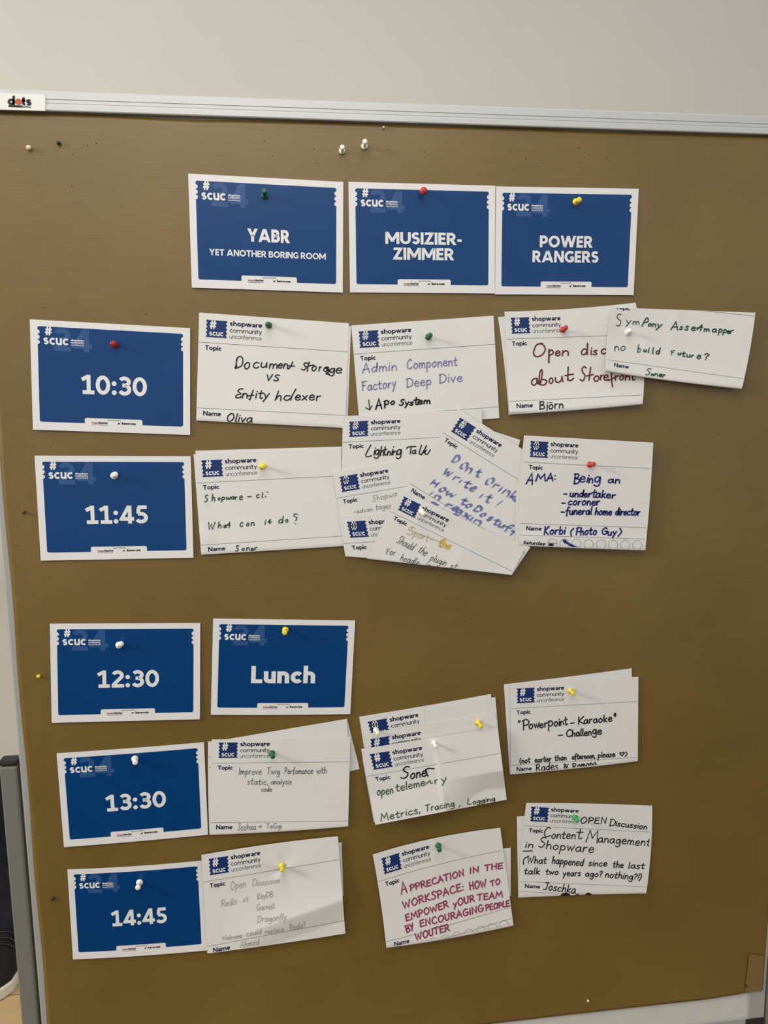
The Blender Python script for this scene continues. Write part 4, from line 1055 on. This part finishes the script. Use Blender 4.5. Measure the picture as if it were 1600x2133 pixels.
# ---- content note
fr = (1060, 1660, 5)
S = note('white note crowded with black handwriting, lowest in the right column', Z(fr, (182, 62), (1494, 92), (1432, 1005), (98, 1049)), .0042,
         lambda u, v: .0015 * max(v, 0) ** 3 + .0008 * math.sin(4 * u + 2) * (1 - v), bow=(-1.5, -1.5, -2.5, 3.5), ref=(41, 133, Z(fr, (155, 300), (1489, 367), (1446, 938), (112, 881))), fold=True, rules=(41., 133., 149.5))
flap(S, Z(fr, (84, 206), (1200, 90), (1200, 1000), (98, 1049)), .0026, lambda u, v: .0008 * (1 - v))
write(S, fr, 'ink_black', 10, [('OPEN', 742, 272, 1015, 280, 62), ('D', 1048, 302, 1105, 305, 78), ('iscussion', 1110, 302, 1435, 338, 62), ('C', 362, 415, 430, 415, 100), ('onten', 440, 430, 690, 438, 85), ('t', 700, 438, 762, 440, 112), ('M', 800, 468, 925, 478, 132), ('anagement', 925, 472, 1468, 512, 85), ('in', 168, 528, 250, 530, 68), ('|', [(135, 566), (245, 562)], 0, None, None), ('S', 310, 525, 380, 522, 100), ('hopware', 382, 540, 880, 582, 92),
                              ('(', 138, 690, 175, 700, 90), ('What', 190, 690, 388, 695, 72), ('happened', 447, 695, 772, 718, 76), ('since', 830, 716, 1020, 722, 64), ('the', 1082, 735, 1190, 738, 66), ('last', 1242, 742, 1410, 748, 66), ('talk', 157, 802, 318, 806, 68), ('two', 382, 805, 512, 808, 60), ('years', 562, 824, 745, 820, 64), ('ago?', 794, 828, 970, 835, 62), ('nothing?!)', 1002, 835, 1375, 868, 68), ('Joschka', 360, 966, 690, 1002, 80)], .1)
Pd = []
for cx, r_ in ((590, 58), (715, 30), (830, 45)):
    S.marks('dark_semicircle', [Z(fr, *[(cx + r_ * math.cos(a), 1050 - (52 if r_ > 35 else 38) * math.sin(a)) for a in [math.pi * i / 10 for i in range(11)]])], M['ink_black'], .0004)

# ---- pencil note, 14:45 row
fr = (410, 1730, 4.848)


def redis(u, v):
    dgl = (v - .80) + (u - .5) * .28          # diagonal fold, lower right
    k_ = min(1, max(0, u - .12) * 2.2)
    d_ = .0085 * math.exp(dgl / .28) if dgl < 0 else max(.0085 - .040 * dgl, .0004)
    pin_ = math.hypot((u - .58) * 1.4, v - .27)
    rays = .0013 * math.exp(-pin_ / .3) * math.cos(3 * math.atan2(v - .27, (u - .58) * 1.4) + .6)
    return .0022 + d_ * k_ * (1 - .9 * math.exp(-(pin_ / .25) ** 2)) + rays + .0010 * math.exp(-((u - .27 - .1 * v) / .09) ** 2) * v


S = note('wrinkled white note with faint pencil writing, right of the 14:45 card', Z(fr, (45, 248), (1425, 58), (1500, 1040), (106, 1241)), .0046, redis, n=(70, 60), bow=(-3, 1.5, 0, 0),
         ref=(41, 133, Z(fr, (65, 520), (1440, 293), (1488, 910), (100, 1172))), rules=(41., 133., 152.))
flap(S, Z(fr, (700, 230), (1463, 118), (1482, 660), (760, 760)), .0034)
write(S, fr, 'ink_pale', 5.5, [('Open', 340, 600, 492, 572, 82), ('D', 562, 562, 600, 558, 78), ('iscussion', 605, 560, 832, 528, 62), ('Redis', 247, 770, 405, 742, 68), ('vs', 462, 726, 520, 714, 62), ('KeyDB', 610, 696, 766, 670, 58), ('Garnet', 602, 810, 782, 788, 62), ('Dragonfly', 612, 930, 902, 902, 68), ('Welcome', 258, 1112, 455, 1082, 45), ('could', 500, 1070, 650, 1042, 50), ('replace', 690, 1045, 880, 1018, 48), ('Redis?', 942, 1010, 1100, 972, 58), ('Ahmed', 440, 1186, 628, 1150, 62)], .16)

# ---- magenta note
fr = (760, 1710, 4.848)
S = note('white note with magenta capitals and a dark green pin, lowest in the third column', Z(fr, (80, 340), (1368, 70), (1502, 1055), (218, 1281)), .0044,
         lambda u, v: .0030 * max(v, 0) ** 3 + .0016 * math.exp(-((u - .5) / .12) ** 2) * (1 - v) + .0006, bow=(-7, 3.2, 2, 0), ref=(41, 133, Z(fr, (135, 612), (1400, 296), (1482, 868), (232, 1212))), rules=(41., 133., 151.), fold=True, warp=True)
flap(S, Z(fr, (900, 330), (1473, 271), (1474, 760), (900, 800)), .0030)
write(S, fr, 'ink_pink', 13, [('A', 370, 738, 430, 722, 112), ('PPRECATION', 462, 710, 1005, 550, 62), ('IN', 1062, 534, 1155, 512, 55), ('THE', 1212, 502, 1392, 478, 58), ('WORKSPACE:', 388, 884, 1000, 700, 72), ('HOW', 1062, 698, 1228, 660, 72), ('TO', 1275, 662, 1370, 632, 52), ('EMPOWER', 418, 1014, 845, 868, 64), ('yOUR', 895, 868, 1108, 812, 66), ('TEAM', 1138, 806, 1392, 770, 60), ('BY', 422, 1130, 500, 1100, 66), ('ENCOURAGING', 560, 1072, 1200, 912, 66), ('PEOPLE', 1224, 908, 1462, 858, 58), ('WOUTER', 515, 1205, 855, 1105, 68)], .1, label='magenta marker capitals')
Pc = []
for cx, cy in ((580, 1270), (697, 1228), (813, 1197), (932, 1168), (1052, 1138), (1172, 1108), (1290, 1080), (1407, 1052)):
    S.marks('printed_circle', strip(Z(fr, *disc(cx, cy, 46, 30)), .5, True), M['rule'], .0003)

# ================================================================== PINS
PUSH = [(0, 0), (4.6, 0), (5.0, .5), (4.9, 1.3), (3.2, 2.2), (2.5, 3.6), (2.35, 8.5), (2.7, 10.6), (3.6, 11.8), (3.9, 12.8), (3.8, 14.6), (3.2, 15.6), (1.6, 16.0), (0, 16.05)]
BALL = [(0, 0.4)] + [(3.0 * math.sin(a), 3.4 - 3.0 * math.cos(a)) for a in [math.pi * i / 10 for i in range(1, 11)]]
NEEDLE = [(0, -6), (.35, -5), (.45, 0), (.45, 1)]


def top_depth(x, y):
    d_ = .0014
    for s in SHEETS:
        if s.inside(x, y):
            u, v = hmap(s.Hi, x, y); d_ = max(d_, s.depth(u, v) + .0004)
    return d_


def pin(name, label, colour, bpx, hpx=None, profile=PUSH, size=1.0, group='push pins on the board'):
    d_ = top_depth(*bpx) + .0002
    B = on_y(*bpx, -d_)
    if hpx is None:
        ax = np.array([.12, -1, -.05])
    else:
        ax = on_y(*hpx, -(d_ + .0138 * size)) - B
    ax = ax / np.linalg.norm(ax)
    k_ = .001 * size
    V, F = lathe([(r * k_, s * k_) for r, s in profile], B, ax, 24)
    o = mesh_obj(name, V, F, PIN[colour], None, B, smooth=True)
    V, F = lathe([(r * .001, s * .001 * (1 if profile is PUSH else .8)) for r, s in NEEDLE], B, ax, 8)
    mesh_obj('needle', V, F, M['steel'], o, smooth=True)
    tag(o, label, 'pin', group)
    return o


pp = 'push_pin'
pin(pp, 'white push pin on bare brown paper, left of the two above the top cards', 'white', (712.5, 314.5), (713.3, 307), size=.88)
pin(pp, 'white push pin on bare brown paper, right of the two above the top cards', 'white', (759.2, 305), (760.3, 295), size=.92)
pin(pp, 'dark green push pin on the first blue card of the top row', 'green', (551.2, 407.5), (551, 398), size=.95)
pin(pp, 'red push pin on the MUSIZIER-ZIMMER card', 'red', (882.8, 397), (880.2, 399.6), size=.98)
pin(pp, 'yellow push pin on the last blue card of the top row', 'yellow', (1199.5, 420.5), (1206.7, 416.2), size=.98)
pin(pp, 'dark red push pin on the 10:30 card', 'dark red', (238, 717.5), (235.6, 716), size=1.05)
pin(pp, 'green push pin on the black-lettered note right of the 10:30 card', 'green', (560, 677.3), (557.6, 675.8), size=.92)
pin(pp, 'green push pin on the note with lavender handwriting', 'green', (892, 702), (896, 698.2), size=.92)
pin(pp, 'red push pin on the note with dark red handwriting', 'red', (1172.5, 686.6), (1178.6, 682.4), size=.92)
pin(pp, 'white push pin on the tilted note at the far right', 'white', (1308.4, 692.4), (1311.8, 688.6), size=.9)
pin(pp, 'white push pin on the 11:45 card', 'white', (237.5, 991), (240.4, 987.8), size=1.0)
pin(pp, 'yellow push pin on the green-inked note right of the 11:45 card', 'yellow', (545.6, 970.8), (550.3, 971.3), size=.95)
pin(pp, 'red push pin on the note with dark blue handwriting', 'red', (1228.6, 967.6), (1236.4, 967), size=.95)
pin(pp, 'white push pin on the front note of the fanned pile', 'white', (878.4, 1065.6), (882.2, 1070.4), size=.95)
pin(pp, 'white push pin on the 12:30 card', 'white', (247.7, 1343.7), (253, 1340.8), size=1.0)
pin(pp, 'yellow push pin on the Lunch card', 'yellow', (594.6, 1312), (593.3, 1317.6), size=.98)
pin(pp, 'green push pin on the note with thin grey pen writing', 'green', (566.4, 1569), (568.2, 1575.6), size=.98)
pin(pp, 'white push pin on the blue logo of the rearmost of three overlapping notes', 'white', (783.3, 1520.8), (787.2, 1527), size=.95)
pin(pp, 'yellow push pin at the right of the overlapping three notes', 'yellow', (995.8, 1504.5), (1002.4, 1512.5), size=1.0)
pin(pp, 'white push pin in the middle of the creased front note of three', 'white', (904, 1548), (907.5, 1554.5), size=.95)
pin(pp, 'yellow push pin on the note with the small heart', 'yellow', (1189, 1438.6), (1194.2, 1444.6), size=.95)
pin(pp, 'white push pin on the 13:30 card', 'white', (280.8, 1580.5), (281.7, 1588), size=1.02)
pin(pp, 'light green push pin on the crowded note at the lower right', 'light green', (1198, 1703), (1202.6, 1709), size=.95)
pin(pp, 'white push pin on the 14:45 card', 'white', (290.8, 1837.8), (287.4, 1848.6), size=1.02)
pin(pp, 'yellow push pin on the wrinkled pencil-written note', 'yellow', (587, 1803), (587.9, 1811.6), size=.98)
pin(pp, 'dark green push pin on the note with magenta capitals', 'green', (913, 1761), (915.2, 1770.2), size=.98)
G2 = 'small ball-headed pins in the brown paper'
mpn = 'map_pin'
pin(mpn, 'cream ball-headed pin in the brown paper at the top left', 'cream', (60, 307.6), (59.6, 307), BALL, 1.05, G2)
pin(mpn, 'black ball-headed pin in the brown paper at the top left', 'black', (122, 298), (121.6, 297.6), BALL, .9, G2)
pin(mpn, 'small shiny pale pin just under the middle of the top rail', 'pale', (799.4, 265.4), (799.8, 264.8), BALL, .6, G2)
pin(mpn, 'dark green ball-headed pin left of the 11:45 card', 'dark green', (49.5, 1067), (49, 1067.2), BALL, .85, G2)
pin(mpn, 'yellow ball-headed pin left of the 12:30 card', 'yellow', (80.4, 1408.6), (79.8, 1409), BALL, .92, G2)
pin(mpn, 'brown pin in the paper left of the 14:45 card', 'brown', (109.5, 1872.6), (109, 1873.4), BALL, .95, G2)
pin(mpn, 'small cream pin near the bottom edge of the brown paper', 'cream', (1225, 2084.6), (1225.2, 2085.4), BALL, .68, G2)
pin(mpn, 'dark pin beside the tan tape at the lower right corner', 'black', (1554, 2053), (1558, 2056), BALL, .75, G2)

# ================================================================== PERSON standing behind the board's left edge
PX, PY = -1.184, .955
person_o = np.array([PX, PY, 0.0])


def skinned(name, nodes, edges, material, parent=None, subd=2, root=0):
    """nodes: (x, y, z, rx, ry) in the person's own frame -> one smooth continuous surface"""
    me = bpy.data.meshes.new(name + '_cage'); me.from_pydata([n_[:3] for n_ in nodes], edges, []); me.update()
    ob = bpy.data.objects.new(name + '_cage', me); COL.objects.link(ob)
    sk = ob.modifiers.new('skin', 'SKIN'); sk.use_smooth_shade = True
    for i, dta in enumerate(me.skin_vertices[0].data):
        dta.radius = (nodes[i][3], nodes[i][4]); dta.use_root = (i == root)
    sb = ob.modifiers.new('sub', 'SUBSURF'); sb.levels = subd; sb.render_levels = subd
    dg = bpy.context.evaluated_depsgraph_get()
    m2 = bpy.data.meshes.new_from_object(ob.evaluated_get(dg)); m2.name = name
    bpy.data.objects.remove(ob); bpy.data.meshes.remove(me)
    m2.materials.clear(); m2.materials.append(material)
    m2.polygons.foreach_set('use_smooth', [True] * len(m2.polygons))
    o_ = bpy.data.objects.new(name, m2); COL.objects.link(o_)
    if parent is not None: o_.parent = parent
    else: o_.location = person_o
    o_['_o'] = [float(q) for q in person_o]
    return o_


nodes = []; edges = []


def nd(x, y, z, rx, ry=None, frm=None):
    nodes.append((x, y, z, rx, ry if ry is not None else rx))
    if frm is not None: edges.append((frm, len(nodes) - 1))
    return len(nodes) - 1


pel = nd(0, 0, .95, .13, .10)
sp1 = nd(0, .0, 1.10, .125, .09, pel); sp2 = nd(0, .01, 1.27, .14, .10, sp1); sp3 = nd(0, .01, 1.42, .11, .08, sp2)
nk = nd(0, .0, 1.50, .052, .055, sp3); hb = nd(0, -.012, 1.565, .056, .066, nk); hm = nd(0, -.02, 1.64, .072, .090, hb); ht = nd(0, -.005, 1.715, .060, .076, hm)
nose = nd(0, -.112, 1.628, .012, .016, hm)
for sx in (-1, 1):
    ear = nd(sx * .082, .0, 1.635, .012, .026, hm)
    hip = nd(sx * .085, 0, .90, .092, .095, pel)
    kx, ax = (.185, .248) if sx > 0 else (.14, .185)
    kn = nd(sx * kx, -.02, .49, .058, .060, hip); cf = nd(sx * (kx + ax) / 2, .005, .33, .055, .060, kn); an = nd(sx * ax, .004, .085, .030, .034, cf)
    nd(sx * (ax + .008), -.09, .036, .026, .016, an)
    sh = nd(sx * .155, .01, 1.405, .055, .06, sp3); el = nd(sx * .215, .05, 1.14, .040, .042, sh); fo = nd(sx * .18, -.07, 1.08, .040, .040, el)
    wr = nd(sx * .075, -.20, 1.03, .026, .022, fo); pm = nd(sx * .015, -.235, .995 + .02 * sx, .036, .018, wr)
    for i in range(4):
        a = nd(-sx * .012, -.252 - .004 * i, 1.005 + .02 * sx - .018 * i, .0095, .0095, pm); b_ = nd(-sx * .040, -.246, .992 + .02 * sx - .018 * i, .0088, .0088, a)
        nd(-sx * .058, -.228, .985 + .02 * sx - .018 * i, .0078, .0078, b_)
    a = nd(sx * .022, -.262, 1.015 + .02 * sx, .0105, .0105, wr); nd(sx * .000, -.275, 1.022 + .02 * sx, .009, .009, a)
person = skinned('person', nodes, edges, M['skin'], None, 2)
tag(person, 'person in dark trousers and white-soled black shoes standing behind the board', 'person')
# clothing
nodes = []; edges = []
pel = nd(0, 0, 1.00, .155, .125)
for sx in (-1, 1):
    hip = nd(sx * .09, 0, .88, .112, .118, pel); kx, ax = (.185, .248) if sx > 0 else (.14, .185)
    kn = nd(sx * kx, -.02, .49, .078, .084, hip); cf = nd(sx * (kx + ax) / 2, .01, .30, .073, .080, kn); e9 = nd(sx * ax, .0, .10, .066, .080, cf); nd(sx * (ax + .002), -.004, .045, .064, .080, e9)
skinned('trousers', nodes, edges, M['denim'], person, 2)
nodes = []; edges = []
pel = nd(0, 0, .93, .165, .13); sp1 = nd(0, .0, 1.10, .155, .118, pel); sp2 = nd(0, .01, 1.27, .165, .125, sp1); sp3 = nd(0, .01, 1.42, .125, .095, sp2); nd(0, .0, 1.475, .07, .07, sp3)
for sx in (-1, 1):
    sh = nd(sx * .155, .01, 1.40, .072, .078, sp3); el = nd(sx * .215, .05, 1.14, .056, .058, sh); fo = nd(sx * .18, -.07, 1.08, .055, .055, el); nd(sx * .095, -.185, 1.035, .040, .038, fo)
skinned('jacket', nodes, edges, M['knit'], person, 2)
# hair, eyes, mouth
V = []; F = []
for j in range(9):
    th = math.pi * .56 * j / 8
    for i in range(28):
        ph = 2 * math.pi * i / 28
        front = max(0, -math.sin(ph)); t2 = th * (1 - .36 * front)
        V.append(person_o + np.array([.082 * math.sin(t2) * math.cos(ph), .004 + .104 * math.sin(t2) * math.sin(ph), 1.662 + .108 * math.cos(t2)]))
for j in range(8):
    for i in range(28):
        F.append((j * 28 + i, (j + 1) * 28 + i, (j + 1) * 28 + (i + 1) % 28, j * 28 + (i + 1) % 28))
hr = mesh_obj('hair', V, F, M['hair'], person, smooth=True); md = hr.modifiers.new('thickness', 'SOLIDIFY'); md.thickness = .012; md.offset = 0
for sx in (-1, 1):
    V, F = lathe([(.011 * math.sin(a), -.011 * math.cos(a)) for a in [math.pi * i / 8 for i in range(9)]], person_o + np.array([sx * .030, -.100, 1.650]), (0, -1, 0), 14)
    e_ = mesh_obj('eye', V, F, M['eye'], person, smooth=True)
    V, F = lathe([(0, .0), (.0055, .0), (.004, .0012), (0, .0014)], person_o + np.array([sx * .030, -.1105, 1.650]), (0, -1, 0), 12)
    mesh_obj('iris', V, F, M['black_plastic'], e_, smooth=True)
V, F = lathe([(0, 0), (.004, .002), (.0055, .012), (.0055, .034), (.004, .044), (0, .046)], person_o + np.array([-.023, -.093, 1.585]), (1, 0, 0), 10)
mesh_obj('mouth', V, F, mat('lips', (.35, .12, .10), .5), person, smooth=True)
# shoes
SW = [(0, .022), (.06, .034), (.15, .037), (.3, .036), (.45, .038), (.6, .046), (.72, .050), (.85, .045), (.95, .027), (1, .004)]
SH = [(0, .070), (.1, .092), (.25, .095), (.38, .090), (.5, .072), (.62, .058), (.75, .048), (.88, .040), (1, .012)]


def ip(T, s):
    for (a, va), (b_, vb) in zip(T[:-1], T[1:]):
        if a <= s <= b_:
            k_ = (s - a) / (b_ - a); k_ = k_ * k_ * (3 - 2 * k_) * .5 + k_ * .5
            return va + (vb - va) * k_
    return T[-1][1]


def shoe_at(fx, s, th, grow=0.0):
    """point on the upper: s heel to toe, th 0..pi over the foot from its +X side"""
    L_ = .285; w_ = ip(SW, s) + grow; h_ = ip(SH, s) + grow
    y = .075 - L_ * s; bend = .012 * (s - .4)
    return np.array([fx + bend + w_ * math.copysign(abs(math.cos(th)) ** .75, math.cos(th)), y, .022 + h_ * abs(math.sin(th)) ** .9])


for fx in (.252, -.19):
    V = [person_o + shoe_at(fx, i / 26, math.pi * j / 16) for i in range(27) for j in range(17)]
    F = [(i * 17 + j, i * 17 + j + 1, (i + 1) * 17 + j + 1, (i + 1) * 17 + j) for i in range(26) for j in range(16)]
    shoe = mesh_obj('shoe', V, F, M['shoe'], person, smooth=True)
    ring = [(ip(SW, i / 30) + .005, i / 30) for i in range(31)]
    ol = [(fx + .012 * (s - .4) + w_, .079 - .293 * s) for w_, s in ring] + [(fx + .012 * (s - .4) - w_, .079 - .293 * s) for w_, s in ring[::-1]]
    n = len(ol); V = []
    for z, ins in ((0, .003), (.004, 0), (.026, 0), (.030, .004)):
        cx, cy = sum(p_[0] for p_ in ol) / n, sum(p_[1] for p_ in ol) / n
        for x, y in ol:
            l_ = math.hypot(x - cx, y - cy); V.append(person_o + np.array([x - (x - cx) / l_ * ins, y - (y - cy) / l_ * ins, z + .010 * max(0, (cy - y) / .15 - .75)]))
    F = [(k_ * n + i, k_ * n + (i + 1) % n, (k_ + 1) * n + (i + 1) % n, (k_ + 1) * n + i) for k_ in range(3) for i in range(n)] + [tuple(range(n))[::-1], tuple(range(3 * n, 4 * n))]
    mesh_obj('shoe_sole', V, F, M['sole'], shoe)
    for q in range(4):
        s = .46 + .055 * q
        pts = [person_o + shoe_at(fx, s + .015 * math.cos(th * 2), th, .004) for th in [math.pi * (.30 + .40 * i / 8) for i in range(9)]]
        V = []; F = []
        for i, p_ in enumerate(pts):
            for a in range(6): V.append(p_ + np.array([0, .0035 * math.cos(a * math.pi / 3), .0028 * math.sin(a * math.pi / 3)]))
        F = [(i * 6 + a, i * 6 + (a + 1) % 6, (i + 1) * 6 + (a + 1) % 6, (i + 1) * 6 + a) for i in range(8) for a in range(6)]
        mesh_obj('shoelace', V, F, M['black_plastic'], shoe, smooth=True)
    if fx > 0:
        sg = 1
        dec = strip(spline([(.455, .66), (.475, .50), (.51, .40), (.545, .36), (.575, .46)], 6), .016, cap='round') + [disc(.588, .56, .024, 16, .17)]
        V = []; F = []
        for q in dec:
            st = len(V); V += [person_o + shoe_at(fx, a, max(.02, b_), .0012) for a, b_ in q]; F.append(tuple(range(st, st + len(q))))
        mesh_obj('shoe_emblem', V, F, M['sole'], shoe)
